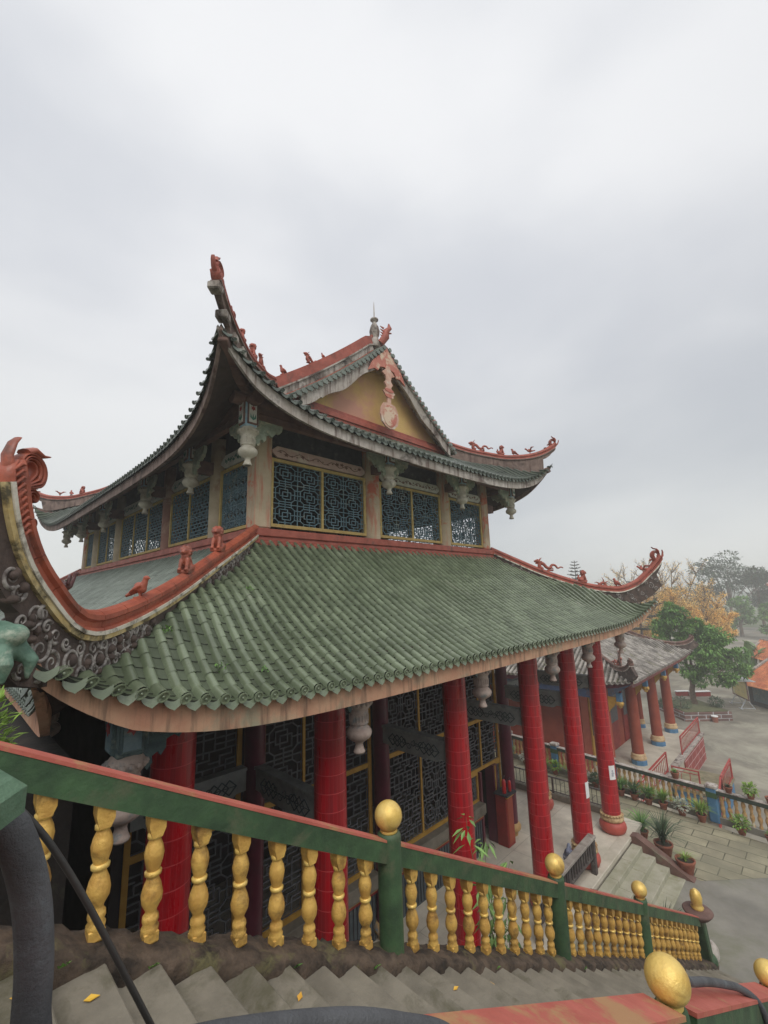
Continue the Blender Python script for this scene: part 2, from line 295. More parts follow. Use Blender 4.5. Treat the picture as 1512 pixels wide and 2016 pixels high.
# glazed red column tiles: grout grid laid out on the column itself
def column_tiles():
    m = bpy.data.materials.new('red_glazed_column_tiles'); m.use_nodes = True; nt = m.node_tree; L = nt.links.new
    b = nt.nodes['Principled BSDF']; tc = N(nt, 'ShaderNodeTexCoord'); sp = N(nt, 'ShaderNodeSeparateXYZ'); L(tc.outputs['Object'], sp.inputs[0])
    def mth(op, a, b2=None, c=None):
        n = N(nt, 'ShaderNodeMath', operation=op)
        for i, q in enumerate((a, b2, c)):
            if q is None: continue
            if isinstance(q, (int, float)): n.inputs[i].default_value = q
            else: L(q, n.inputs[i])
        return n.outputs[0]
    ang = mth('ARCTAN2', sp.outputs[1], sp.outputs[0]); u = mth('MULTIPLY', ang, 26 / (2 * math.pi)); w = mth('MULTIPLY', sp.outputs[2], 1 / .245)
    fu = mth('FRACT', u); fw = mth('FRACT', w)
    gu = mth('LESS_THAN', mth('ABSOLUTE', mth('SUBTRACT', fu, .5)), .035); gw = mth('LESS_THAN', mth('ABSOLUTE', mth('SUBTRACT', fw, .5)), .022)
    gr = mth('MAXIMUM', mth('MULTIPLY', gu, .45), gw)
    cx = N(nt, 'ShaderNodeCombineXYZ'); L(mth('FLOOR', mth('ADD', u, .5)), cx.inputs[0]); L(mth('FLOOR', mth('ADD', w, .5)), cx.inputs[1])
    wn = N(nt, 'ShaderNodeTexWhiteNoise'); L(cx.outputs[0], wn.inputs[0])
    mr = N(nt, 'ShaderNodeMapRange', inp={3: .8, 4: 1.2}); L(wn.outputs[0], mr.inputs[0])
    gp = N(nt, 'ShaderNodeNewGeometry'); nz = N(nt, 'ShaderNodeTexNoise', inp={'Scale': 1.0, 'Detail': 8.0, 'Roughness': .65}); mq = N(nt, 'ShaderNodeMapping'); mq.inputs['Scale'].default_value = (7, 7, 1.3); L(gp.outputs['Position'], mq.inputs[0]); L(mq.outputs[0], nz.inputs[0])
    rq = N(nt, 'ShaderNodeValToRGB'); rq.color_ramp.elements[0].position = .42; rq.color_ramp.elements[1].position = .72; rq.color_ramp.elements[0].color = lin((176, 7, 24)); rq.color_ramp.elements[1].color = lin((140, 34, 40)); L(nz.outputs[0], rq.inputs[0])
    hs = N(nt, 'ShaderNodeHueSaturation'); L(rq.outputs[0], hs.inputs['Color']); L(mr.outputs[0], hs.inputs['Value'])
    rr = N(nt, 'ShaderNodeMapRange', inp={1: .3, 2: .7, 3: .18, 4: .55}); L(nz.outputs[0], rr.inputs[0]); L(rr.outputs[0], b.inputs['Roughness'])
    mx = N(nt, 'ShaderNodeMixRGB'); L(gr, mx.inputs[0]); L(hs.outputs[0], mx.inputs[1]); mx.inputs[2].default_value = lin((200, 74, 76))
    L(mx.outputs[0], b.inputs['Base Color']); b.inputs['Roughness'].default_value = .28; b.inputs['Coat Weight'].default_value = .3
    bp = N(nt, 'ShaderNodeBump', inp={'Strength': .5, 'Distance': .004}); bp.invert = True; L(gr, bp.inputs['Height']); L(bp.outputs[0], b.inputs['Normal'])
    return m
CTILE = column_tiles()
def brick_mat(name, a, b_, mortar, sx, w, h, rot=0, rough=.85, ms=.02, plane='XY', wear=None):
    m = bpy.data.materials.new(name); m.use_nodes = True; nt = m.node_tree; L = nt.links.new
    b = nt.nodes['Principled BSDF']; g = N(nt, 'ShaderNodeNewGeometry'); mp = N(nt, 'ShaderNodeMapping')
    if plane == 'XZ': mp.inputs['Rotation'].default_value = (R(-90), 0, 0)
    if plane == 'YZ':
        sp = N(nt, 'ShaderNodeSeparateXYZ'); cb = N(nt, 'ShaderNodeCombineXYZ'); L(g.outputs['Position'], sp.inputs[0]); L(sp.outputs[1], cb.inputs[0]); L(sp.outputs[2], cb.inputs[1]); src = cb.outputs[0]
    elif plane == 'XZ':
        sp = N(nt, 'ShaderNodeSeparateXYZ'); cb = N(nt, 'ShaderNodeCombineXYZ'); L(g.outputs['Position'], sp.inputs[0]); L(sp.outputs[0], cb.inputs[0]); L(sp.outputs[2], cb.inputs[1]); src = cb.outputs[0]; mp.inputs['Rotation'].default_value = (0, 0, 0)
    else: src = g.outputs['Position']; mp.inputs['Rotation'].default_value = (0, 0, rot)
    L(src, mp.inputs[0])
    br = N(nt, 'ShaderNodeTexBrick', inp={'Color1': lin(a), 'Color2': lin(b_), 'Mortar': lin(mortar), 'Scale': sx, 'Mortar Size': ms, 'Mortar Smooth': .3, 'Brick Width': w, 'Row Height': h}); L(mp.outputs[0], br.inputs[0])
    nz = N(nt, 'ShaderNodeTexNoise', inp={'Scale': 1.3, 'Detail': 8.0, 'Roughness': .65}); L(g.outputs['Position'], nz.inputs[0])
    mr = N(nt, 'ShaderNodeMapRange', inp={1: .3, 2: .7, 3: .72, 4: 1.25}); L(nz.outputs[0], mr.inputs[0])
    hs = N(nt, 'ShaderNodeHueSaturation'); L(mr.outputs[0], hs.inputs['Value']); L(br.outputs[0], hs.inputs['Color']); col = hs.outputs[0]
    if wear:
        n2 = N(nt, 'ShaderNodeTexNoise', inp={'Scale': .5, 'Detail': 8.0, 'Roughness': .6}); L(g.outputs['Position'], n2.inputs[0])
        rr = N(nt, 'ShaderNodeValToRGB'); rr.color_ramp.elements[0].position = .52; rr.color_ramp.elements[1].position = .66; L(n2.outputs[0], rr.inputs[0])
        mx = N(nt, 'ShaderNodeMixRGB'); L(rr.outputs[0], mx.inputs[0]); L(col, mx.inputs[1]); mx.inputs[2].default_value = lin(wear); col = mx.outputs[0]
    L(col, b.inputs['Base Color']); b.inputs['Roughness'].default_value = rough
    bp = N(nt, 'ShaderNodeBump', inp={'Strength': .5, 'Distance': .01}); bp.invert = True; L(br.outputs[1], bp.inputs['Height']); L(bp.outputs[0], b.inputs['Normal'])
    return m
PAVE = brick_mat('stone_paving', (156, 149, 124), (132, 126, 106), (80, 78, 60), 1, .95, .48, R(90), ms=.016, wear=(128, 124, 104))
PLATJ = brick_mat('platform_slabs', (202, 194, 178), (192, 184, 168), (150, 144, 130), 1, 2.1, 1.25, 0, ms=.006, wear=(172, 166, 148))
REDBR = brick_mat('red_tiled_wall', (158, 74, 66), (148, 66, 60), (196, 160, 160), 1, 1.1, .42, plane='XZ', ms=.03)
# ------------------------------------------------------------------ curved tiled roofs
class Roof:
    hip = .36
    def __init__(s, x0, x1, y0, y1, ez, ezc, Lc, sw, Ls, prof, dz=(0, 0, 0, 0), blend=2.3):
        s.x0, s.x1, s.y0, s.y1 = x0, x1, y0, y1; s.ez, s.ezc, s.Lc, s.sw, s.Ls, s.prof, s.dz, s.blend = ez, ezc, Lc, sw, Ls, prof, dz, blend
        s.Len = (x1 - x0, y1 - y0, y1 - y0, x1 - x0)
    def w(s, k, a, v, z):
        return ((s.x0 + a, s.y0 + v, z), (s.x0 + v, s.y0 + a, z), (s.x1 - v, s.y0 + a, z), (s.x0 + a, s.y1 - v, z))[k]
    def da(s, k, a): return min(a, s.Len[k] - a)
    def vs(s, k, a): return -s.sw * math.exp(-max(0, s.da(k, a) + s.sw) / s.Ls)
    def z(s, k, a, v):
        p = max(0, s.da(k, a) + s.sw); q = max(0, v + s.sw)
        D = (p ** 4 + q ** 4) ** .25
        e = math.exp(-D / s.Lc); m_ = min(p, q); hp = s.hip * math.exp(-((p - q) / .9) ** 2) * math.exp(-((m_ - 1.7) / 1.0) ** 2)
        return hp + s.ez + s.prof(v) + (s.ezc - s.ez) * e + s.dz[k] * max(0, 1 - max(v, 0) / s.blend) * (1 - math.exp(-p / 1.2))
    def P(s, k, a, v, o=0): return Vector(s.w(k, a, v, s.z(k, a, v) + o))
    def frame(s, k, a, v):
        e = .02; t = (s.P(k, a, v + e) - s.P(k, a, v - e)).normalized(); u = (s.P(k, a + e, v) - s.P(k, a - e, v)).normalized()
        n = t.cross(u) if k in (1, 3) else u.cross(t)
        if n.z < 0: n = -n
        return t, Vector(s.w(k, 1, 0, 0)) - Vector(s.w(k, 0, 0, 0)), n.normalized()
    def tiles(s, k, sp, r, tl, ps, vmax, amin=None, amax=None, det=1, gap=.05, rs=0):
        mb = MB(); q = random.Random(rs + k); Lk = s.Len[k]; a0 = -s.sw if amin is None else amin; a1 = Lk + s.sw if amax is None else amax
        n = int(round((a1 - a0) / sp)); NS = 6 if det else 4
        rows = [a0 + sp * (i + .5) for i in range(n)]
        lim = lambda a: min(vmax(a), s.da(k, a) - gap) if s.da(k, a) - gap < 900 else vmax(a)
        for a in rows:
            v0 = s.vs(k, a); v1 = lim(a)
            if v1 - v0 < .06: continue
            v = v0; first = True; jit = q.uniform(-.008, .008)
            while v < v1 - .02:
                t, u, nn = s.frame(k, a, v); dv = tl * max(.4, math.hypot(t.x, t.y)); e = min(v + dv + .015, v1)
                ja = a + jit + q.uniform(-.006, .006); ring = []
                for vv, rr, up in ((v, r * q.uniform(.98, 1.02), q.uniform(.003, .009)), (e, r * .95, .0)):
                    p = s.P(k, ja, vv) + nn * up
                    for i in range(NS + 1):
                        th = math.pi * i / NS; ring.append(p + u * (rr * math.cos(th) * (1 if 0 < i < NS else .97)) + nn * (rr * math.sin(th) * 1.0 + (.008 if 0 < i < NS else -.02)))
                mb.add(ring, [(i, i + 1, NS + 2 + i, NS + 1 + i) for i in range(NS)], 0, q.random(), True)
                if first and det:
                    p = s.P(k, ja, v) + nn * .010 - t * .012; rr = r * 1.1; m = 12; dsc = [p - t * .012 + (u * math.cos(2 * math.pi * i / m) + nn * math.sin(2 * math.pi * i / m)) * rr for i in range(m)]
                    d1 = [p - t * .03 + (u * math.cos(2 * math.pi * i / m) + nn * math.sin(2 * math.pi * i / m)) * rr for i in range(m)]
                    d2 = [p - t * .03 + (u * math.cos(2 * math.pi * i / m) + nn * math.sin(2 * math.pi * i / m)) * rr * .8 for i in range(m)]
                    d3 = [p - t * .016 + (u * math.cos(2 * math.pi * i / m) + nn * math.sin(2 * math.pi * i / m)) * rr * .72 for i in range(m)]
                    fs = [(j * m + i, j * m + (i + 1) % m, (j + 1) * m + (i + 1) % m, (j + 1) * m + i) for j in range(3) for i in range(m)] + [tuple(range(3 * m, 4 * m))]
                    mb.add(dsc + d1 + d2 + d3, fs, 0, q.random() * .6 + .2)
                    ball(mb, p - t * .02, (rr * .3,) * 3, 6, 4)
                first = False; v += dv
        for i in range(n + 1):      # pans between the rows
            a = a0 + sp * i; h = sp / 2 + .005
            v0 = min(s.vs(k, a - h * .5), s.vs(k, a + h * .5)) + .01; v1 = lim(a) if det else lim(a)
            v1 = max(min(v1 + .06, vmax(a)), v0)
            if v1 - v0 < .05: continue
            v = v0; first = True
            while v < v1 - .01:
                e = min(v + ps, v1); up = q.uniform(.008, .016) * (ps / .11) ** .5
                pts = []
                for vv, o in ((v, up), (e, 0), (v, -.02)):
                    for j in range(5):
                        x = (j - 2) / 2.0; pts.append(s.P(k, a + x * h, vv, o - .024 * (1 - x * x)))
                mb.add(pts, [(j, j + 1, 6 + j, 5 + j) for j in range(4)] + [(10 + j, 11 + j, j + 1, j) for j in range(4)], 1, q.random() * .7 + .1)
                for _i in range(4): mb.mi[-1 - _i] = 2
                if first and det:   # pointed drip tile
                    t, u, nn = s.frame(k, a, v); p = s.P(k, a, v, up - .02); dn = Vector((0, 0, -1)); w = sp / 2 - r * .42
                    out = -Vector((t.x, t.y, 0)).normalized()
                    prof = [(-1, .012), (-.62, -.004), (-.3, -.018), (0, -.024), (.3, -.018), (.62, -.004), (1, .012), (.97, -.03), (.8, -.058), (.5, -.08), (.22, -.094), (0, -.108), (-.22, -.094), (-.5, -.08), (-.8, -.058), (-.97, -.03)]
                    f = lambda x, y, d: p + u * (x * w) + (dn * -y * .82) + out * (-.014 + d - y * .3)
                    mb.prism([(a_, b_ * 1.05) for a_, b_ in prof], .014, f)
                first = False; v = e
        return mb
    def strip(s, k, o1, o2, back, th, n=90):
        """board that follows the eave: from surface+o1 down to surface+o2, set back from the edge"""
        mb = MB(); secs = []; Lk = s.Len[k]
        for i in range(n + 1):
            x = i / n; x = x - .045 * math.sin(4 * math.pi * x) ; a = -s.sw + back + (Lk + 2 * s.sw - 2 * back) * min(1, max(0, x)); v = s.vs(k, a) + back
            zt = s.z(k, a, s.vs(k, a)); taper = min(1, max(.12, (s.da(k, a) + s.sw) / .9)) ; ob = o1 + (o2 - o1) * (taper ** .6)
            secs.append([Vector(s.w(k, a, v, zt + o1)), Vector(s.w(k, a, v, zt + ob)), Vector(s.w(k, a, v + th, zt + ob)), Vector(s.w(k, a, v + th, zt + o1))])
        mb.sweep(secs); return mb
    def soffit(s, k, off, vmax, back, n=50, m=10, th=.05):
        mb = MB(); Lk = s.Len[k]; vs = []
        for o in (off, off + th):
            for i in range(n + 1):
                a = -s.sw + back + (Lk + 2 * s.sw - 2 * back) * i / n; v0 = s.vs(k, a) + back; v1 = max(v0, min(vmax, s.da(k, a)))
                for j in range(m + 1):
                    v = v0 + (v1 - v0) * j / m; vs.append(s.P(k, a, v, o))
        q = (n + 1) * (m + 1); fs = []
        for i in range(n):
            for j in range(m):
                b = i * (m + 1) + j; fs.append((b, b + 1, b + m + 2, b + m + 1)); fs.append((q + b, q + b + m + 1, q + b + m + 2, q + b + 1))
        mb.add(vs, fs); return mb
def spiral(c, u, w, r0, turns, n=26, grow=.0, start=0, sgn=1):
    out = []
    for i in range(n + 1):
        t = i / n; r = r0 * (1 - t) ** .8 + .004; a = start + sgn * turns * 2 * math.pi * t; out.append(Vector(c) + Vector(u) * (r * math.cos(a)) + Vector(w) * (r * math.sin(a)))
    return out
def resample(pts, n):
    d = [0]
    for a, b in zip(pts, pts[1:]): d.append(d[-1] + math.dist(a, b))
    out = []
    for i in range(n + 1):
        t = d[-1] * i / n; j = 0
        while j < len(d) - 2 and d[j + 1] < t: j += 1
        f = (t - d[j]) / max(1e-9, d[j + 1] - d[j]); p0 = pts[max(j - 1, 0)]; p1 = pts[j]; p2 = pts[j + 1]; p3 = pts[min(j + 2, len(pts) - 1)]
        out.append(tuple(.5 * ((2 * b) + (-a + c) * f + (2 * a - 5 * b + 4 * c - d_) * f * f + (-a + 3 * b - 3 * c + d_) * f ** 3) for a, b, c, d_ in zip(p0, p1, p2, p3)))
    return out
def hip_ridge(parent, origin, dirx, diry, curve, surf, capm, trimm, trim2, carvm, W_=.2, H=.26, name='hip_ridge', scroll=True, carve_out=.34, leafy=1.0, n=46, cone=.0, fill=.5):
    """curve: (d, z) pairs of the ridge's top edge; d runs outward from origin along (dirx, diry)"""
    pts = resample(curve, n); dv = Vector((dirx, diry, 0)); sd_ = Vector((-diry, dirx, 0)).normalized(); o = Vector((origin[0], origin[1], 0))
    nor = []
    for i in range(len(pts)):
        a = pts[max(i - 1, 0)]; b = pts[min(i + 1, n)]; tx, tz = (b[0] - a[0]) * math.sqrt(2), b[1] - a[1]; l = math.hypot(tx, tz); nor.append((tz / l, -tx / l))    # points down / outward
    def X(i, off, side): return o + dv * (pts[i][0] + nor[i][0] * off / math.sqrt(2)) + Vector((0, 0, pts[i][1] + nor[i][1] * off)) + sd_ * side
    def sec(i, prof, k=1): return [X(i, a * k, b) for a, b in prof]
    w = W_ / 2
    capp = [(.0, -w * .55), (-.02, 0), (0, w * .55), (.03, w * .95), (.07, w), (.09, w * .68), (H * .8, w * .62), (H * .86, w * .95), (H, w), (H, -w), (H * .86, -w * .95), (H * .8, -w * .62), (.09, -w * .68), (.07, -w), (.03, -w * .95)]
    mb = MB(); step = 3
    for j in range(0, n, step):    # short moulded segments with open joints
        a, b = j, min(j + step, n); secs = [sec(i, capp) for i in range(a, b + 1)]
        tt = (secs[-1][0] - secs[-2][0]).normalized() * .006; secs[-1] = [p - tt for p in secs[-1]]
        mb.sweep(secs); mb.r[-1] = rng.random()
    root = mb.build(name, capm, parent)
    mb = MB(); mb.sweep([sec(i, [(H + .001, -w * 1.15), (H + .001, w * 1.15), (H + .034, w * 1.15), (H + .034, -w * 1.15)]) for i in range(n + 1)]); mb.build('white_trim', trimm, root)
    if trim2: mb = MB(); mb.sweep([sec(i, [(H + .036, -w), (H + .036, w), (H + .078, w), (H + .078, -w)]) for i in range(n + 1)]); mb.build('yellow_trim', trim2, root)
    # carved filling between ridge and tiles; beyond the eave it hugs the horn
    mb = MB(); secs = []; h0 = H + (.08 if trim2 else .036); lows = []
    for i in range(n + 1):
        A = X(i, h0, 0); d_, z_ = pts[i]; sz = surf(d_); gapz = A.z - sz if sz is not None else 9
        if sz is not None and nor[i][1] < -.35: off = h0 + min(fill, max(.03, gapz + .05) / max(.4, -nor[i][1]))
        else:
            f = i / n; off = h0 + carve_out * (1 - max(0, f - .55) / .45) ** .7 * (1 + .18 * math.sin(i * 1.9)) + .02
        lows.append(off); ww = w * .62
        secs.append([X(i, h0, -ww), X(i, h0, ww), X(i, off, ww), X(i, off, -ww)])
    mb.sweep(secs); mb.build('carved_spandrel', carvm, root)
    if scroll:
        mb = MB(); mb2 = MB(); i = 6
        while i < n - 3:
            dep = lows[i] - h0
            if dep > .17:
                for sgn in (-1, 1):
                    for _k in range(2 if n > 50 else 0): cc = X(i, h0 + dep * rng.uniform(.15, .95), sgn * w * .55); ball(mb2, cc, (rng.uniform(.03, .06), rng.uniform(.03, .06), rng.uniform(.03, .06)), 8, 5)
                    rr = min(.095, dep * .4) * rng.uniform(.7, 1.1); c = X(i, h0 + dep * rng.uniform(.4, .6), sgn * w * .6); tu = (X(i + 1, 0, 0) - X(i, 0, 0)).normalized(); tn = (X(i, 1, 0) - X(i, 0, 0)).normalized()
                    st = rng.uniform(0, 6.28); sg = rng.choice((-1, 1))
                    mb.tube(spiral(c, tu, tn, rr, 1.5, start=st, sgn=sg), [.005 + .013 * (1 - k / 26) for k in range(27)], 6)
                    if dep > .2:
                        c2 = X(i, h0 + dep * .84, sgn * w * .66) + tu * .06; mb.tube(spiral(c2, tu, tn, rr * .6, 1.4, start=st + 2, sgn=-sg), [.004 + .012 * (1 - k / 26) for k in range(27)], 6)
                        c3 = X(i, h0 + dep * .16, sgn * w * .66) - tu * .05; mb.tube(spiral(c3, tu, tn, rr * .55, 1.4, start=st + 4, sgn=sg), [.004 + .012 * (1 - k / 26) for k in range(27)], 6)
            i += 1 if n > 50 else 2
        if mb.f: mb.build('scroll_relief', SCROLL, root)
        if mb2.f: mb2.build('cloud_relief', carvm, root)
    # leafy openwork scroll finial at the tip: grooved C-scrolls that curl back towards the roof
    tip = X(n, 0, 0); tu = (X(n, 0, 0) - X(n - 2, 0, 0)).normalized(); tn = -(X(n, 1, 0) - X(n, 0, 0)).normalized()
    mb = MB(); k = leafy; B0 = tip - tn * (H * .5)
    def ribbon(path, rr, wv):
        pts_ = [B0 + tu * (a * k) + tn * (b * k) for a, b in path]; m_ = len(pts_); secs = []
        for i in range(m_):
            t_ = (pts_[min(i + 1, m_ - 1)] - pts_[max(i - 1, 0)]).normalized(); N_ = t_.cross(sd_).normalized(); f = 1 - .72 * (i / (m_ - 1)) ** 1.3; secs.append([pts_[i] + N_ * (rr * k * f * math.cos(a)) + sd_ * (wv * (.45 + .55 * f) * math.sin(a)) for a in [j * math.pi / 4 for j in range(8)]])
        mb.sweep(secs, sm=True)
    def cscroll(a0, b0, R_, start, sweep_, lead, m_=26):
        p = [(a0 + R_ * (1 - .62 * (i / m_)) * math.cos(start + sweep_ * i / m_), b0 + R_ * (1 - .62 * (i / m_)) * math.sin(start + sweep_ * i / m_)) for i in range(m_ + 1)]
        return resample(lead + p, 34)
    for d_, ww in ((0, .85), (.045, 1.0), (.09, .9), (.135, .7)):
        ribbon(cscroll(.16, .2, .25 - d_, math.pi * .95 - .3, -4.6, [(-.35, -.09 + d_), (-.1, -.085 + d_)]), .028, w * ww)
    for d_, ww in ((0, .8), (.04, .9), (.08, .7)):
        ribbon(cscroll(-.2, .2, .15 - d_, -math.pi * .6, 4.4, [(-.55, .02 + d_), (-.4, .05 + d_)]), .024, w * ww)
        ribbon(cscroll(-.5, .16, .11 - d_ * .7, -math.pi * .6, 4.2, [(-.75, .03 + d_)]), .02, w * ww * .9)
    secs_ = [[X(n, a * f, b * g) + tu * (s_ * k) for a, b in capp] for s_, f, g in ((-.05, 1.0, .95), (.06, .98, .95), (.14, .9, .9), (.2, .7, .8), (.25, .4, .6))]; mb.sweep(secs_, sm=True)
    ribbon([(.12, -.04), (.3, -.03), (.44, .06), (.5, .14)], .045, w * .6); ribbon([(.34, .2), (.37, .34), (.3, .46), (.3, .56)], .045, w * .6)
    for j in range(11):
        a = -.62 + .075 * j
        for sg in (-1, 1): mb.tube([B0 + tu * (a * k) - tn * (.1 * k) + sd_ * (sg * w * .8), B0 + tu * ((a + .07) * k) + sd_ * (sg * w * .9), B0 + tu * ((a + .05) * k) + tn * (.1 * k) + sd_ * (sg * w * .75)], [.014 * k, .024 * k, .006 * k], 6)
    mb.build('scroll_finial', capm, root)
    return root, X, pts
# ridge sculptures -------------------------------------------------------
def _bird(mb):
    mb.box((0, 0, .02), (.12, .12, .04))
    ball(mb, (0, 0, .16), (.065, .1, .075), M=Matrix.Rotation(R(-35), 3, 'X'))
    mb.tube([(0, .04, .19), (0, .06, .25), (0, .065, .28)], [.055, .042, .036], 8); ball(mb, (0, .075, .295), (.038, .045, .038))
    mb.tube([(0, .11, .292), (0, .145, .28)], [.014, .005], 6)
    mb.tube([(0, -.06, .13), (0, -.14, .08), (0, -.2, .05)], [.05, .032, .02], 8)
    for s in (-1, 1):
        mb.tube([(s * .05, .03, .2), (s * .065, -.04, .15), (s * .05, -.13, .1)], [.03, .032, .01], 8); mb.tube([(s * .025, 0, .1), (s * .025, .02, .03)], .014, 6)
def _flybird(mb):
    mb.tube([(0, 0, 0), (0, 0, .1)], .02, 6); ball(mb, (0, 0, .15), (.05, .12, .05)); mb.tube([(0, .08, .17), (0, .15, .22)], [.035, .03], 8); ball(mb, (0, .17, .24), .034); mb.tube([(0, .19, .24), (0, .24, .23)], [.014, .005], 6)
    mb.tube([(0, -.1, .15), (0, -.22, .17)], [.03, .02], 8)
    for s in (-1, 1): mb.tube([(s * .03, 0, .17), (s * .14, -.02, .26), (s * .24, -.1, .25)], [.03, .035, .008], 8)
def _lion(mb):
    mb.box((0, 0, .03), (.22, .3, .06)); ball(mb, (0, -.05, .16), (.09, .12, .1)); mb.tube([(0, -.04, .14), (0, .04, .26), (0, .07, .36)], [.1, .085, .08], 10)
    ball(mb, (0, .09, .43), (.09, .085, .085))
    for k in range(10):
        a = k / 10 * 2 * math.pi; ball(mb, (.1 * math.cos(a), .05 + .02 * math.sin(a * 2), .43 + .09 * math.sin(a)), .034, 8, 6); ball(mb, (.075 * math.cos(a + .3), -.01, .41 + .075 * math.sin(a + .3)), .036, 8, 6)
    ball(mb, (0, .165, .41), (.045, .04, .035)); ball(mb, (0, .175, .44), (.02, .018, .018), 8, 6)
    for s in (-1, 1):
        ball(mb, (s * .038, .155, .46), .018, 8, 6); mb.tube([(s * .06, .08, .28), (s * .065, .12, .15), (s * .065, .12, .06)], [.045, .035, .035], 8); ball(mb, (s * .065, .15, .075), (.04, .05, .03), 8, 6)
        ball(mb, (s * .09, -.06, .12), (.05, .09, .07)); ball(mb, (s * .09, .03, .075), (.035, .05, .03), 8, 6); ball(mb, (s * .07, .06, .5), .025, 8, 6)
    mb.tube([(0, -.16, .12), (0, -.2, .22), (0, -.14, .3), (0, -.18, .36)], [.035, .04, .035, .012], 8)
def _dragon(mb):
    mb.box((0, -.02, .02), (.12, .5, .04))
    p = [(0, .12 + .0, .1), (0, .22, .16), (0, .18, .3), (0, .06, .26), (0, -.04, .14), (0, -.16, .12), (0, -.24, .22), (0, -.36, .2), (0, -.44, .1), (0, -.56, .14), (0, -.64, .1)]
    p = [Vector(a) for a in resample(p, 40)]; mb.tube(p, [.07 * (1 - .7 * (i / 40) ** 1.5) for i in range(41)], 8)
    for i in range(4, 40, 2): mb.tube([p[i], p[i] + Vector((0, -.02, .075 * (1 - i / 60)))], [.02, .004], 4)
    h = Vector((0, .2, .34)); mb.tube([h, h + Vector((0, .08, .05)), h + Vector((0, .2, .03))], [.07, .07, .035], 8); mb.tube([h + Vector((0, .04, -.03)), h + Vector((0, .16, -.05))], [.04, .02], 6)
    for s in (-1, 1):
        mb.tube([h + Vector((s * .03, .02, .06)), h + Vector((s * .06, -.06, .14)), h + Vector((s * .05, -.04, .2))], [.02, .015, .006], 6); mb.tube([h + Vector((s * .04, .0, .0)), h + Vector((s * .09, -.08, .04))], [.03, .008], 6)
        ball(mb, h + Vector((s * .045, .07, .08)), .022, 8, 6)
        mb.tube([(s * .04, .1, .12), (s * .09, .14, .06), (s * .09, .18, .03)], [.03, .022, .02], 6); mb.tube([(s * .03, -.2, .14), (s * .09, -.24, .07), (s * .09, -.2, .03)], [.03, .02, .02], 6)
def _antler(mb):
    mb.box((0, 0, .02), (.1, .3, .04)); mb.tube([(0, .1, .05), (0, .02, .14), (0, -.08, .1), (0, -.2, .05)], [.05, .06, .05, .02], 8)
    mb.tube([(0, .02, .1), (0, .04, .22), (0, -.03, .36)], [.035, .025, .006], 6); mb.tube([(0, .04, .1), (0, .16, .17), (0, .26, .15)], [.03, .02, .006], 6); mb.tube([(0, -.1, .1), (0, -.24, .16), (0, -.32, .14)], [.03, .02, .006], 6)
def _phoenix(mb):
    mb.tube([(0, 0, 0), (0, 0, .15)], [.08, .06], 8); ball(mb, (0, 0, .22), (.11, .2, .11), M=Matrix.Rotation(R(20), 3, 'X'))
    mb.tube([(0, .12, .28), (0, .2, .42), (0, .22, .5)], [.07, .045, .04], 8); ball(mb, (0, .25, .53), (.045, .07, .045)); mb.tube([(0, .28, .53), (0, .37, .49)], [.02, .006], 6)
    for s in (-1, 1): mb.tube([(s * .06, 0, .28), (s * .26, -.12, .42), (s * .46, -.3, .36), (s * .5, -.36, .24)], [.07, .09, .07, .02], 8, sq=.5)
    mb.tube([(0, -.16, .2), (0, -.34, .3), (0, -.55, .26)], [.08, .08, .03], 8)
FIG = {k: fused(k + '_figure', f, vx, RED) for k, f, vx in (('bird', _bird, .012), ('flying_bird', _flybird, .014), ('lion', _lion, .014), ('dragon', _dragon, .016), ('antlered_dragon', _antler, .016), ('phoenix', _phoenix, .02))}
FIGF = {}
for k_, me_ in FIG.items():
    m2 = me_.copy(); m2.materials.clear(); m2.materials.append(REDF); FIGF[k_] = m2
def figure(root, kind, X, i, yaw, s=1.0, faded=False, sink=.02):
    p = X(i, sink, 0); return put((FIGF if faded else FIG)[kind], kind + '_figure', root, p, yaw, s)
# ------------------------------------------------------------------ the temple hall
xb, xe, ya, yb = 4.43, 13.47, 8.0, 23.1
hall = empty('temple_hall', (0, 0, 0), 'two-storey temple hall with green glazed tile roofs, upturned corners and red columns', 'temple')
prL = lambda v: .50 * v + .045 * v * v if v > 0 else .08 * v
LR = Roof(xb - 3.5, xe + 3.5, ya - 3.5, yb + 3.5, 6.24, 7.08, 1.0, .5, 1.2, prL)
prU = lambda v: .50 * v + .036 * v * v if v > 0 else .2 * v
UR = Roof(3.1, 14.8, 6.65, 24.45, 10.78, 11.92, 1.1, .4, 1.2, prU, dz=(0, -.3, -.3, 0))
det = (dict(ps=.11, det=1), dict(ps=.11, det=1), dict(ps=.4, det=0), dict(ps=.5, det=0))
for k in range(4):
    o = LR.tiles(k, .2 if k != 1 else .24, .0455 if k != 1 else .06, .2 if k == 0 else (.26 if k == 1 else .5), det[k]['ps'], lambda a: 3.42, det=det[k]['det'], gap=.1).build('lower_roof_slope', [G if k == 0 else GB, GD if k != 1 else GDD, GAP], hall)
    LR.strip(k, -.06, -.30, .07, .07).build('eave_fascia', FASC, o); LR.soffit(k, -.17, 3.3, .12).build('eave_soffit', SOFF, o)
RX = (UR.x0 + UR.x1) / 2; VR = RX - UR.x0    # ridge position
def vmU(k):
    Lk = UR.Len[k]
    if k in (0, 3): return lambda a: 2.22
    return lambda a: VR if 2.3 < a < Lk - 2.3 else 2.22
def limU(k):
    Lk = UR.Len[k]
    return lambda a: (VR if 2.3 < a < Lk - 2.3 else 2.22)
_da = UR.da
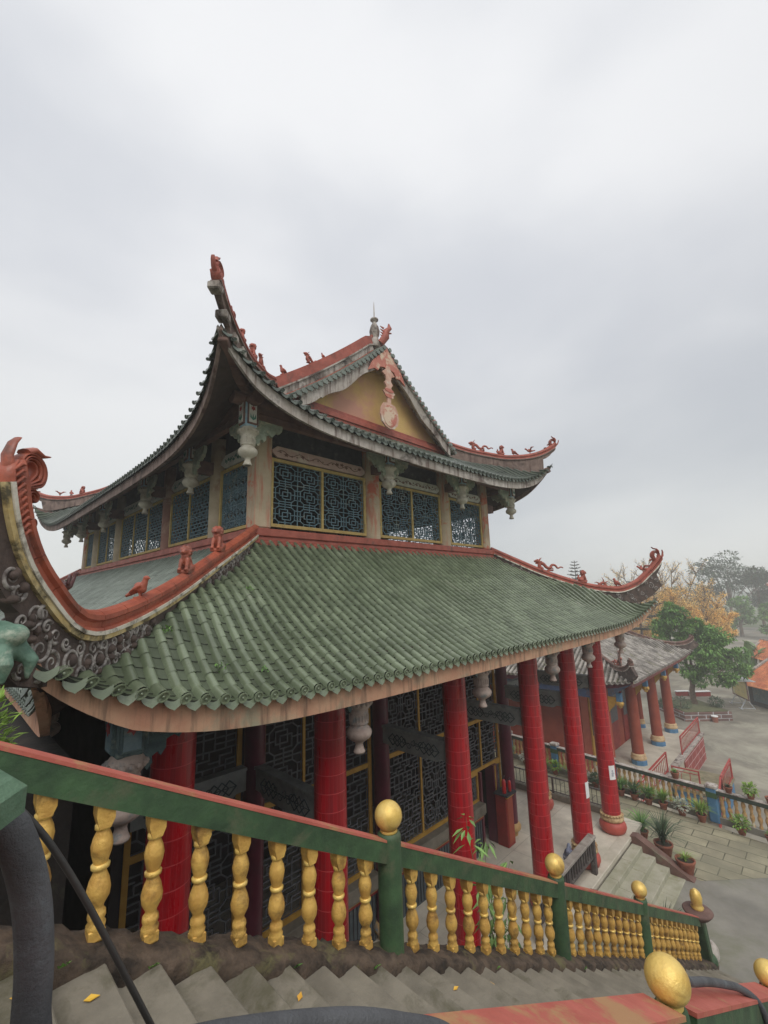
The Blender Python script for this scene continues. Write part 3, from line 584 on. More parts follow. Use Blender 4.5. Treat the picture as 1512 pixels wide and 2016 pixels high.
for k in range(4):
    d1 = 1 if k < 2 else 0
    if k in (1, 2):
        Lk = UR.Len[k]
        UR.da = (lambda Lk: lambda kk, a: 999 if (2.3 < a < Lk - 2.3) else min(a, Lk - a))(Lk)
        # height function needs the true distance
        zz = Roof.z
    def z_true(s, k_, a, v):
        p = max(0, min(a, s.Len[k_] - a) + s.sw); q = max(0, v + s.sw); D = (p ** 4 + q ** 4) ** .25; e = math.exp(-D / s.Lc); m_ = min(p, q); hp = .2 * math.exp(-((p - q) / .8) ** 2) * math.exp(-((m_ - 1.3) / .7) ** 2)
        return hp + s.ez + s.prof(v) + (s.ezc - s.ez) * e + s.dz[k_] * max(0, 1 - max(v, 0) / s.blend) * (1 - math.exp(-p / 1.2))
    UR.z = z_true.__get__(UR); UR.vs = (lambda s, k_, a: -s.sw * math.exp(-max(0, min(a, s.Len[k_] - a) + s.sw) / s.Ls)).__get__(UR)
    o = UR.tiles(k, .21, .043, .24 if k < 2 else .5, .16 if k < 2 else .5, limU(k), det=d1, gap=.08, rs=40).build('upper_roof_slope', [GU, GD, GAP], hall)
    UR.da = _da
    UR.strip(k, -.05, -.28, .06, .06).build('eave_fascia', WEATH if k in (0, 3) else WEATHD, o); UR.soffit(k, -.17, 2.2, .1).build('eave_soffit', SOFF, o)
PHX = FIG['phoenix'].copy(); PHX.materials.clear(); PHX.materials.append(mat('dark_maroon_glaze', (86, 44, 42), (66, 34, 34), None, rough=.4))
# hip ridges, lower roof
def surfL(d): return LR.z(0, 3.5 - d, 3.5 - d) if d < 3.75 else None
cL = [(0, 8.82), (.6, 8.5), (1.37, 8.12), (2.31, 7.65), (2.87, 7.42), (3.25, 7.31), (3.45, 7.285), (3.6, 7.34), (3.78, 7.54), (3.9, 7.70), (3.98, 7.86), (4.04, 8.05), (4.075, 8.22)]
cR = [(0, 8.86), (.6, 8.45), (1.3, 8.0), (2.2, 7.56), (2.8, 7.41), (3.1, 7.41), (3.45, 7.6), (3.7, 7.88), (3.9, 8.12), (4.02, 8.3)]
hL, XL, pL = hip_ridge(hall, (xb, ya), -1, -1, cL, surfL, RED, TRIM_W, TRIM_Y, CARVE, W_=.17, H=.165, n=60, carve_out=.42, leafy=.62)
hR, XR, pR = hip_ridge(hall, (xe, ya), 1, -1, cR, surfL, REDF, TRIM_W, None, CARVE, W_=.17, H=.17, n=40, carve_out=.3, leafy=.8)
hFl, XF, _ = hip_ridge(hall, (xb, yb), -1, 1, cR, surfL, REDF, TRIM_W, None, CARVE, W_=.17, H=.17, n=24, leafy=.8, scroll=False)
hFr, XF2, _ = hip_ridge(hall, (xe, yb), 1, 1, cR, surfL, REDF, TRIM_W, None, CARVE, W_=.17, H=.17, n=24, leafy=.8, scroll=False)
def near_i(X, n, x): return min(range(n + 1), key=lambda i: abs(X(i, 0, 0).x - x))
for x, kd, s_, yaw in ((3.02, 'lion', .74, 225), (2.24, 'lion', .66, 225), (1.5, 'bird', .74, -45)):
    figure(hL, kd, XL, near_i(XL, 60, x), R(yaw - 90), s_)
ph = put(PHX, 'phoenix_figure', hL, XL(50, .05, 0) + Vector((.06, .06, -.02)), R(-60), .34)
for x, kd, s_, yaw in ((14.8, 'dragon', .95, 135), (15.65, 'lion', .8, -45), (16.1, 'antlered_dragon', .95, -45), (16.5, 'bird', .95, 135), (17.1, 'flying_bird', 1.0, 135)):
    figure(hR, kd, XR, near_i(XR, 40, x), R(yaw - 90), s_, True)
# green beast head below the near horn
mb = MB()
def _beast(mb):
    ball(mb, (0, 0, 0), (.2, .2, .17)); ball(mb, (-.1, -.1, -.12), (.16, .16, .12)); ball(mb, (.1, -.12, .06), (.1, .1, .08)); ball(mb, (-.12, .1, .06), (.1, .1, .08))
    for k in range(7): mb.tube([(.15 * math.cos(k), .15 * math.sin(k), -.05), (.24 * math.cos(k), .24 * math.sin(k), -.14), (.22 * math.cos(k), .22 * math.sin(k), -.26)], [.07, .05, .015], 8)
GBEAST = mat('green_beast_plaster', (112, 142, 124), (78, 108, 92), (168, 176, 158), rough=.7, scale=8, bump=.4, p3=.58)
put(fused('beast_head', _beast, .016, GBEAST), 'beast_head', hL, (.30, 3.86, 7.12), 0, .9)
# hip ridges, upper roof
def surfU(d): return UR.z(0, 2.25 - d, 2.25 - d) if d < 2.25 else None
cU = [(0, 12.55), (.6, 12.3), (1.1, 12.2), (1.53, 12.17), (2.03, 12.22), (2.35, 12.30), (2.58, 12.42), (2.72, 12.55), (2.80, 12.66)]
cU = [(0, 12.75), (.5, 12.48), (.98, 12.31), (1.44, 12.18), (1.8, 12.17), (2.1, 12.21), (2.34, 12.30), (2.52, 12.42), (2.66, 12.54)]
OX = (5.35, UR.x1 - 2.25, 8.9, 22.2)
ups = []
for (ox, oy, dx, dy, nn) in ((5.35, 8.9, -1, -1, 40), (12.55, 8.9, 1, -1, 34), (5.35, 22.2, -1, 1, 24), (12.55, 22.2, 1, 1, 20)):
    ups.append(hip_ridge(hall, (ox, oy), dx, dy, cU, surfU, REDF, WEATHD, None, WEATHD, W_=.16, H=.16, n=nn, carve_out=.24, leafy=.62, scroll=False, fill=.5))
u0, XU0, _ = ups[0]; u1, XU1, _ = ups[1]; u2, XU2, _ = ups[2]
for x, kd, s_, yaw in ((4.55, 'dragon', .62, 225), (4.1, 'lion', .62, 225), (3.62, 'lion', .5, 225), (3.15, 'bird', .7, 225)): figure(u0, kd, XU0, near_i(XU0, 40, x), R(yaw - 90), s_, True)
for x, kd, s_, yaw in ((13.35, 'dragon', .85, 135), (13.85, 'lion', .7, -45), (14.25, 'bird', .85, 135), (14.65, 'flying_bird', .9, 135)): figure(u1, kd, XU1, near_i(XU1, 34, x), R(yaw - 90), s_, True)
for x, kd, s_, yaw in ((4.2, 'lion', .7, 45), (3.85, 'bird', .9, 90), (3.6, 'flying_bird', .9, 90)): figure(u2, kd, XU2, near_i(XU2, 24, x), R(yaw - 90), s_, True)
# stacked grey blocks under the near upper horn
mb = MB()
for i, (o_, s_) in enumerate(((.30, .16), (.36, .15), (.34, .13), (.30, .12))):
    j = 39 - i * 4; p = XU0(j, o_, 0); mb.box(p, (.2, .2, .13 + .02 * (i % 2)), R(45), bev=.02)
mb.build('horn_blocks', WEATH, u0)
# corner rafter, purlins
for (cx, cy, sx, sy) in ((3.92, 7.42, -1, -1), (14.0, 7.42, 1, -1), (3.92, 23.7, -1, 1), (14.0, 23.7, 1, 1)):
    mb = MB(); s = Vector((cx, cy, 0)); d = Vector((sx, sy, 0)).normalized()
    path = [s + d * -.6 + Vector((0, 0, 11.3)), s + d * .5 + Vector((0, 0, 11.32)), s + d * 1.0 + Vector((0, 0, 11.4)), s + d * 1.5 + Vector((0, 0, 11.6))]
    for a, b in zip(path, path[1:]): mb.bar(a, b, .17, .2, bev=.02)
    o = mb.build('corner_rafter', BROWN, hall)
    mb = MB(); c = s + d * .0 + Vector((0, 0, 11.38)); q = Matrix.Rotation(math.atan2(sy, sx), 3, 'Z')
    pe = c + d * .1
    for a_, b_, w_, h_ in (((0, .085), (0, 0), .03, .2), ((0, -.085), (0, 0), .03, .2)): mb.box(pe + q @ Vector((.1, a_[1], 0)), (.5, w_, h_), M=q)
    for zz_ in (-.085, .085): mb.box(pe + q @ Vector((.1, 0, zz_)), (.5, .14, .03), M=q)
    mb.build('hollow_beam_end', BROWN, o)
    mb = MB(); mb.tube([(cx + sx * .36, cy, 11.15), (cx - sx * 1.5, cy, 11.15)], .13, 16); mb.tube([(cx, cy + sy * .36, 11.12), (cx, cy - sy * 1.5, 11.12)], .13, 16); mb.build('log_end', BROWN, hall)
def band(x0, x1, y0, y1, th, z0, z1, bev=0):
    """rectangular ring beam"""
    mb = MB(); mb.bb(x0, x1, y0, y0 + th, z0, z1, bev=bev); mb.bb(x0, x1, y1 - th, y1, z0, z1, bev=bev); mb.bb(x0 + .002, x0 + th - .002, y0 + th, y1 - th, z0, z1, bev=bev); mb.bb(x1 - th + .002, x1 - .002, y0 + th, y1 - th, z0, z1, bev=bev); return mb
band(3.83, 14.09, 7.33, 23.79, .18, 10.93, 11.1).build('eave_beam', BROWN, hall)
band(3.85, 14.07, 7.35, 23.77, .14, 10.8, 10.92).build('lower_eave_beam', BROWN, hall)
# upper storey: columns, frames, lattices
def lattice_segs(kind):
    """line segments of one repeat, in a unit cell"""
    s = []
    def sq(x0, y0, x1, y1): s.extend([((x0, y0), (x1, y0)), ((x1, y0), (x1, y1)), ((x1, y1), (x0, y1)), ((x0, y1), (x0, y0))])
    if kind == 0:      # interlocked squares in an octagon
        c = [(.26, .12), (.74, .12), (.88, .26), (.88, .74), (.74, .88), (.26, .88), (.12, .74), (.12, .26)]
        for i in range(8): s.append((c[i], c[(i + 1) % 8]))
        sq(.28, .4, .6, .74); sq(.4, .26, .72, .6)
        s += [((0, .5), (.28, .5)), ((.72, .5), (1, .5)), ((.5, 0), (.5, .26)), ((.5, .74), (.5, 1)), ((0, 0), (0, 1)), ((0, 0), (1, 0)), ((.26, .12), (.26, 0)), ((.74, .12), (.74, 0)), ((.26, .88), (.26, 1)), ((.74, .88), (.74, 1)), ((.12, .26), (0, .26)), ((.12, .74), (0, .74)), ((.88, .26), (1, .26)), ((.88, .74), (1, .74))]
    elif kind == 1:    # hexagon honeycomb
        s += [((.0, .25), (.25, .1)), ((.25, .1), (.5, .25)), ((.5, .25), (.5, .75)), ((.5, .75), (.25, .9)), ((.25, .9), (0, .75)), ((0, .25), (0, .75)), ((.5, .25), (.75, .4)), ((.75, .4), (1, .25)), ((.5, .75), (.75, .6)), ((.75, .6), (1, .75)), ((.75, .4), (.75, .6)), ((.25, .9), (.25, 1)), ((.25, 0), (.25, .1)), ((0, .5), (.5, .5)), ((.25, .1), (.25, .9)), ((.5, .5), (1, .5)), ((.75, 0), (.75, .3)), ((.75, .7), (.75, 1)), ((.5, 0), (1, 0)), ((.5, .12), (1, .12))]
    elif kind == 2:    # brick-like bars with hooks
        for i in range(5): s.append(((0, i / 5), (1, i / 5)))
        s += [((.1, 0), (.1, .2)), ((.5, 0), (.5, .2)), ((.3, .2), (.3, .4)), ((.8, .2), (.8, .4)), ((.1, .4), (.1, .6)), ((.6, .4), (.6, .6)), ((.35, .6), (.35, .8)), ((.85, .6), (.85, .8)), ((.05, .8), (.05, 1)), ((.55, .8), (.55, 1)), ((.4, .3), (.6, .3)), ((.15, .7), (.3, .7)), ((.7, .1), (.95, .1))]
    else:              # large grid with a stepped meander
        for i in range(4): s.append(((i / 4, 0), (i / 4, .3))); s.append(((i / 4, .7), (i / 4, 1)))
        s += [((0, .0), (1, .0)), ((0, .3), (1, .3)), ((0, .7), (1, .7)), ((0, .15), (.5, .15)), ((.5, .85), (1, .85)), ((.12, .3), (.12, .5)), ((.12, .5), (.38, .5)), ((.38, .5), (.38, .7)), ((.62, .3), (.62, .55)), ((.62, .55), (.88, .55)), ((.88, .55), (.88, .7)), ((.38, .42), (.62, .42)), ((.25, .58), (.25, .7)), ((.75, .3), (.75, .42)), ((.75, .42), (1, .42)), ((0, .58), (.12, .58))]
    return s
SEGS = [lattice_segs(i) for i in range(4)]
def lattice(mb, x0, x1, z0, z1, kind, cell, bw, f, dep=.03):
    nx = max(1, round((x1 - x0) / cell)); nz_ = max(1, round((z1 - z0) / cell)); cx = (x1 - x0) / nx; cz = (z1 - z0) / nz_
    def pr(a, b):
        (ax, az), (bx, bz) = a, b; dx, dz = bx - ax, bz - az; l = math.hypot(dx, dz)
        if l < 1e-6: return
        dx, dz = dx / l * bw / 2, dz / l * bw / 2; q = [(ax - dx - dz, az - dz + dx), (bx + dx - dz, bz + dz + dx), (bx + dx + dz, bz + dz - dx), (ax - dx + dz, az - dz - dx)]
        o = rng.uniform(0, .004); vs = [f(x, z, o) for x, z in q] + [f(x, z, dep) for x, z in q]
        mb.add(vs, [(0, 1, 2, 3), (0, 4, 5, 1), (1, 5, 6, 2), (2, 6, 7, 3), (3, 7, 4, 0)], 0)
    for i in range(nx):
        for j in range(nz_):
            for a, b in SEGS[kind]: pr((x0 + (i + a[0]) * cx, z0 + (j + a[1]) * cz), (x0 + (i + b[0]) * cx, z0 + (j + b[1]) * cz))
    pr((x0, z1), (x1, z1)); pr((x1, z0), (x1, z1))
def window(x0, x1, z0, z1, npan, kind, cell, f, fm, lm, fw=.07, name='window', bw=.02, parent=None, rails=(), proud=.04):
    """frame (this mesh) with lattice panels as sub-parts; f(x, z, depth) -> world"""
    mb = MB()
    def fb(a, b, c, d, p=0): 
        vs = [f(x, z, -proud + p) for x, z in ((a, c), (b, c), (b, d), (a, d))] + [f(x, z, .06) for x, z in ((a, c), (b, c), (b, d), (a, d))]
        mb.add(vs, [(0, 1, 2, 3), (0, 4, 5, 1), (1, 5, 6, 2), (2, 6, 7, 3), (3, 7, 4, 0), (4, 5, 6, 7)])
    fb(x0, x0 + fw, z0, z1); fb(x1 - fw, x1, z0, z1); fb(x0 + fw, x1 - fw, z0, z0 + fw, .003); fb(x0 + fw, x1 - fw, z1 - fw, z1, .003)
    xs = [x0 + fw]; step = (x1 - x0 - 2 * fw) / npan
    for i in range(1, npan): c = x0 + fw + step * i; fb(c - .03, c + .03, z0 + fw, z1 - fw, .006)
    zs = [z0 + fw] + sum([[r - .05, r + .05] for r in rails], []) + [z1 - fw]
    for r in rails: fb(x0 + fw, x1 - fw, r - .05, r + .05, .009)
    o = mb.build(name, fm, parent)
    for i in range(npan):
        a = x0 + fw + step * i + (.03 if i else 0); b = x0 + fw + step * (i + 1) - (.03 if i < npan - 1 else 0)
        for j in range(0, len(zs), 2):
            if zs[j + 1] - zs[j] < .15: continue
            kd = kind[(i + j // 2) % len(kind)] if isinstance(kind, (list, tuple)) else kind
            ml = MB(); lattice(ml, a, b, zs[j], zs[j + 1], kd, cell, bw, f); ml.build('lattice_panel', lm, o)
    return o
fA = lambda y: (lambda x, z, d: Vector((x, y + d, z)))
fB = lambda x_: (lambda y, z, d: Vector((x_ + d, y, z)))
fC = lambda x_: (lambda y, z, d: Vector((x_ - d, y, z)))
fD = lambda y_: (lambda x, z, d: Vector((x, y_ - d, z)))
UZ0, UZ1 = 8.84, 10.36
ucol = []
def square_col(x, y, w, z0, z1, m, nm='upper_column'):
    mb = MB(); mb.lathe([(w / 2, z0), (w / 2, z1)], (x, y, 0), 20); return mb.build(nm, m, hall)
mb = MB(); mb.bb(4.43, 4.82, 8.0, 8.42, 8.76, 11.3, bev=.05); mb.build('upper_corner_column', COLU, hall)
mb = MB(); mb.bb(13.1, 13.47, 8.0, 8.4, 8.76, 11.3, bev=.05); mb.build('upper_corner_column', COLU, hall)
for x, y in ((4.45, 22.7), (13.1, 22.7)): mb = MB(); mb.bb(x, x + .37, y, y + .4, 8.76, 11.3, bev=.05); mb.build('upper_corner_column', COLU, hall)
for x in (7.86, 11.0):
    for y in (8.18, 22.92): square_col(x, y, .5 if x < 9 else .44, 8.76, 11.4, COLU)
for y in (10.08, 13.2, 17.95, 21.05):
    for x in (4.63, 13.27): square_col(x, y, .48, 8.76, 11.2, COLB if y != 13.2 else COLD)
for i, (a, b, n_) in enumerate(((4.82, 7.61, 2), (8.11, 10.78, 2), (11.22, 13.1, 1))):
    window(a, b, UZ0, UZ1, n_, 0, .52, fA(8.12), YELF, LATB, parent=hall, name='upper_window')
    window(a, b, UZ0, UZ1, n_, 0, .42, fD(22.98), YELF, LATB, parent=hall, name='upper_window')
for i, (a, b, n_) in enumerate(((8.42, 9.84, 1), (10.32, 12.96, 2), (13.44, 17.71, 3), (18.19, 20.81, 2), (21.29, 22.7, 1))):
    kd = (1, 2, 2, 2, 1)[i]
    window(a, b, UZ0, UZ1, n_, kd, .42 if kd == 2 else .36, fB(4.55), YELF, LATB, parent=hall, name='upper_window')
    window(a, b, UZ0, UZ1, n_, kd, .36, fC(13.35), YELF, LATB, parent=hall, name='upper_window')
# painted lintel boards over the windows
def panel(pts_f, x0, x1, z0, z1, m, name, parent, ch=.12, motif=None, th=.05):
    mb = MB(); poly = [(x0 + ch, z0), (x1 - ch, z0), (x1, (z0 + z1) / 2 - .03), (x1, (z0 + z1) / 2 + .03), (x1 - ch, z1), (x0 + ch, z1), (x0, (z0 + z1) / 2 + .03), (x0, (z0 + z1) / 2 - .03)]
    mb.prism(poly, th, lambda x, z, d: pts_f(x, z, -d)); o = mb.build(name, m, parent)
    if motif:
        mb = MB(); n = int((x1 - x0) / .16)
        for i in range(n):
            cx = x0 + ch + (x1 - x0 - 2 * ch) * (i + .5) / n; cz = (z0 + z1) / 2 + rng.uniform(-.05, .05) * (z1 - z0) / .3; rr = rng.uniform(.025, .06) * (z1 - z0) / .3; k = rng.choice((3, 5, 6))
            poly = []
            for q in range(k * 2): a = q * math.pi / k + i; poly.append((cx + rr * (1 if q % 2 else .45) * math.cos(a) * 1.5, cz + rr * (1 if q % 2 else .45) * math.sin(a)))
            mb.prism(poly, .006, lambda x, z, d: pts_f(x, z, -th - d))
        mb.tube([pts_f(x0 + ch + (x1 - x0 - 2 * ch) * t / 30, (z0 + z1) / 2 + .06 * math.sin(t * 1.1) * (z1 - z0) / .3, -th) for t in range(31)], .008, 4)
        mb.build('painted_motif', motif, o)
    return o
for (a, b) in ((4.85, 7.58), (8.14, 10.75), (11.25, 13.08)):
    panel(fA(8.12), a, b, 10.39, 10.64, PINKP if a < 5 else PANW, 'lintel_board', hall, motif=MOTIF_D)
    mb = MB(); mb.bb(a, b, 8.16, 8.26, 10.66, 11.4); mb.build('dark_frieze', DKPAINT, hall)
for (a, b) in ((8.45, 9.8), (10.35, 12.93), (13.47, 17.68), (18.22, 20.8), (21.3, 22.68)):
    panel(fB(4.55), a, b, 10.39, 10.7, PANW, 'lintel_board', hall, motif=MOTIF_G, ch=.2)
    mb = MB(); mb.bb(4.6, 4.7, a, b, 10.36, 11.3); mb.build('dark_frieze', DKPAINT, hall)
mb = band(4.66, 13.24, 8.3, 22.8, .06, 10.4, 11.4); mb.build('inner_beam', SOFF, hall)
# interior floor of the upper storey and the ceiling under the roof
mb = MB(); mb.bb(4.7, 13.2, 8.3, 22.8, 8.5, 8.62); mb.bb(4.7, 13.2, 8.3, 22.8, 11.42, 11.5); mb.build('upper_floor', SOFF, hall)
# terracotta sill ring
for (z0, z1, o_) in ((8.60, 8.76, .11), (8.50, 8.60, .07), (8.44, 8.50, .13)):
    band(xb - o_, xe + o_, ya - o_, yb + o_, .2, z0, z1, bev=.015).build('terracotta_sill', REDF, hall)
mb = MB()   # scalloped edge under the sill
for i in range(45):
    x = xb + .02 + i * .201; mb.prism([(x, 8.44), (x + .2, 8.44), (x + .15, 8.37), (x + .1, 8.345), (x + .05, 8.37)], .03, lambda u, w, d: Vector((u, ya - .15 - d, w)))
mb.build('scalloped_edge', REDF, hall); mb = MB()
for i in range(75):
    y = ya + .02 + i * .201; mb.prism([(y, 8.44), (y + .2, 8.44), (y + .15, 8.37), (y + .1, 8.345), (y + .05, 8.37)], .03, lambda u, w, d: Vector((xb - .15 - d, u, w)))
mb.build('scalloped_edge', REDF, hall)
# ------------------------------------------------------------------ hanging lotus pendants with carved brackets
PROF = [(.0, 0), (.075, .0), (.085, .02), (.07, .05), (.052, .11), (.06, .145), (.09, .16), (.165, .21), (.185, .26), (.18, .3), (.14, .35), (.115, .37), (.12, .385), (.135, .39), (.14, .40), (.135, .41), (.135, .54), (.14, .55), (.13, .57), (.15, .60), (.185, .65), (.18, .69), (.14, .74), (.12, .76)]
def wing(mb, dx, dy, s_, z1):
    prof = [(0, 0), (0, -.52), (.05, -.5), (.09, -.56), (.14, -.5), (.13, -.44), (.19, -.4), (.22, -.45), (.27, -.38), (.27, -.3), (.35, -.27), (.4, -.31), (.45, -.25), (.5, -.18), (.57, -.2), (.62, -.14), (.64, -.06), (.62, 0)]
    d = Vector((dx, dy, 0)); n = Vector((-dy, dx, 0))
    mb.prism([(x * s_, z * s_) for x, z in prof], .07, lambda u, w, t: d * (u + .1) + Vector((0, 0, z1 + w)) + n * (t - .035))
    for k in range(11):
        u = (.07 + .5 * (k % 6) / 6) * s_; w = (-.1 - .3 * rng.random() * (1 - u / s_)) * s_ if k < 6 else -.08 * s_
        for t in (-.037, .037): c = d * (u + .1) + Vector((0, 0, z1 + w)) + n * t; mb.tube(spiral(c, d, (0, 0, 1), .05 * s_, 1.3, 14, start=k), [.013 * s_ * (1 - .6 * j / 14) for j in range(15)], 5)
def pendant(low, corner):
    t = bpy.data.objects.new('hanging_lotus_pendant', None); sc.collection.objects.link(t); t.parent = hall
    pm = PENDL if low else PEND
    mb = MB(); mb.lathe(PROF, n=20); mb.lathe([(.05, .0), (.07, -.004), (.085, .02), (.06, .06)], n=16)
    for k in range(16):
        a = k / 16 * 2 * math.pi; ball(mb, (.175 * math.cos(a), .175 * math.sin(a), .67), (.035, .035, .035), 6, 4); ball(mb, (.12 * math.cos(a), .12 * math.sin(a), .33), (.03, .03, .03), 6, 4)
    for k in range(20):
        a = k / 20 * 2 * math.pi
        mb.tube([(.137 * math.cos(a), .137 * math.sin(a), .43), (.137 * math.cos(a), .137 * math.sin(a), .52)], .01, 4)
    mb.build('lotus_drop', pm, t)
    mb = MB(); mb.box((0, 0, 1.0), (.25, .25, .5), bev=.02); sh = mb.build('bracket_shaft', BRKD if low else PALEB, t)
    for a in ((1, 0), (0, 1), (-1, 0), (0, -1)):
        n = Vector((a[0], a[1], 0)); u = Vector((-a[1], a[0], 0))
        mb = MB(); q = Matrix((u, n, Vector((0, 0, 1)))).transposed(); mb.box(n * .14 + Vector((0, 0, 1.02)), (.2, .04, .46), M=q, bev=.01); o = mb.build('painted_plaque', BROWN if not low else BRKD, t)
        mb = MB(); mb.box(n * .163 + Vector((0, 0, 1.02)), (.155, .012, .40), M=q); mb.build('plaque_face', PANW if not low else mat_pale, o)
        mb = MB(); c = n * .171 + Vector((0, 0, 1.1 if not low else 1.02)); mb.prism([((.055 if i % 2 else .03) * (1 if not low else 1.25) * math.cos(i * math.pi / 6), (.055 if i % 2 else .03) * (1 if not low else 1.25) * math.sin(i * math.pi / 6)) for i in range(12)], .006, lambda x, z, d: c + u * x + Vector((0, 0, z)) + n * d); mb.build('painted_flower', MOTIF_R, o)
        if not low:
            mb = MB(); c2 = n * .171 + Vector((0, 0, .92))
            for sg in (-1, 0, 1): mb.prism([(0, -.06), (.02 + sg * .04, -.02), (sg * .055, .07), (-.02 + sg * .04, -.01)], .005, lambda x, z, d: c2 + u * x + Vector((0, 0, z)) + n * d)
            mb.build('painted_leaves', MOTIF_G, o)
    dirs = corner
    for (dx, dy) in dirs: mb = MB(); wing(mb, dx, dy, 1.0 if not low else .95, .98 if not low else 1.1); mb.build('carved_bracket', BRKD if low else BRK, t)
    return t
mat_pale = mat('dull_blue_panel', (120, 140, 146), (96, 116, 124), (146, 150, 140), rough=.8, scale=8, p3=.6)
first = {}
def place_pend(low, dirs, x, y, z):
    key = (low, tuple(dirs))
    if key not in first: first[key] = pendant(low, dirs); first[key].location = (x, y, z)
    else: copy_tree(first[key], hall, (x, y, z))
X_, Y_, NX, NY = (1, 0), (0, 1), (-1, 0), (0, -1)
UPZ = 9.84
place_pend(False, [X_, Y_], 3.92, 7.42, UPZ); place_pend(False, [NX, Y_], 14.0, 7.42, UPZ); place_pend(False, [X_, NY], 3.92, 23.68, UPZ); place_pend(False, [NX, NY], 14.0, 23.68, UPZ)
for x in (7.8, 11.0): place_pend(False, [X_, NX], x, 7.42, UPZ)
for y in (10.08, 13.2, 17.5, 20.8): place_pend(False, [Y_, NY], 3.92, y, UPZ - .06)
for x in (7.8, 11.0): mb = MB(); mb.bb(x - .09, x + .09, 7.5, 8.1, 10.45, 10.7); mb.build('pendant_cross_beam', BROWN, hall)
for y in (10.08, 13.2, 17.5, 20.8): mb = MB(); mb.bb(4.0, 4.6, y - .09, y + .09, 10.3, 10.6); mb.build('pendant_cross_beam', BROWN, hall)
mb = MB(); mb.bb(13.4, 14.0, 8.12, 8.3, 10.15, 10.42); mb.build('pendant_cross_beam', BROWN, hall)
LPZ = 5.16
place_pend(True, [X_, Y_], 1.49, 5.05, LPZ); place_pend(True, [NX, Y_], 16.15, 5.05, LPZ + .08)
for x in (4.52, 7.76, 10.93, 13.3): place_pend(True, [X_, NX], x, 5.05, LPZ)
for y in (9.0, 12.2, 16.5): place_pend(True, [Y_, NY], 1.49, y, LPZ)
band(1.42, 16.5, 4.98, 26.1, .14, 6.28, 6.5).build('lower_eave_beam', SOFF, hall)
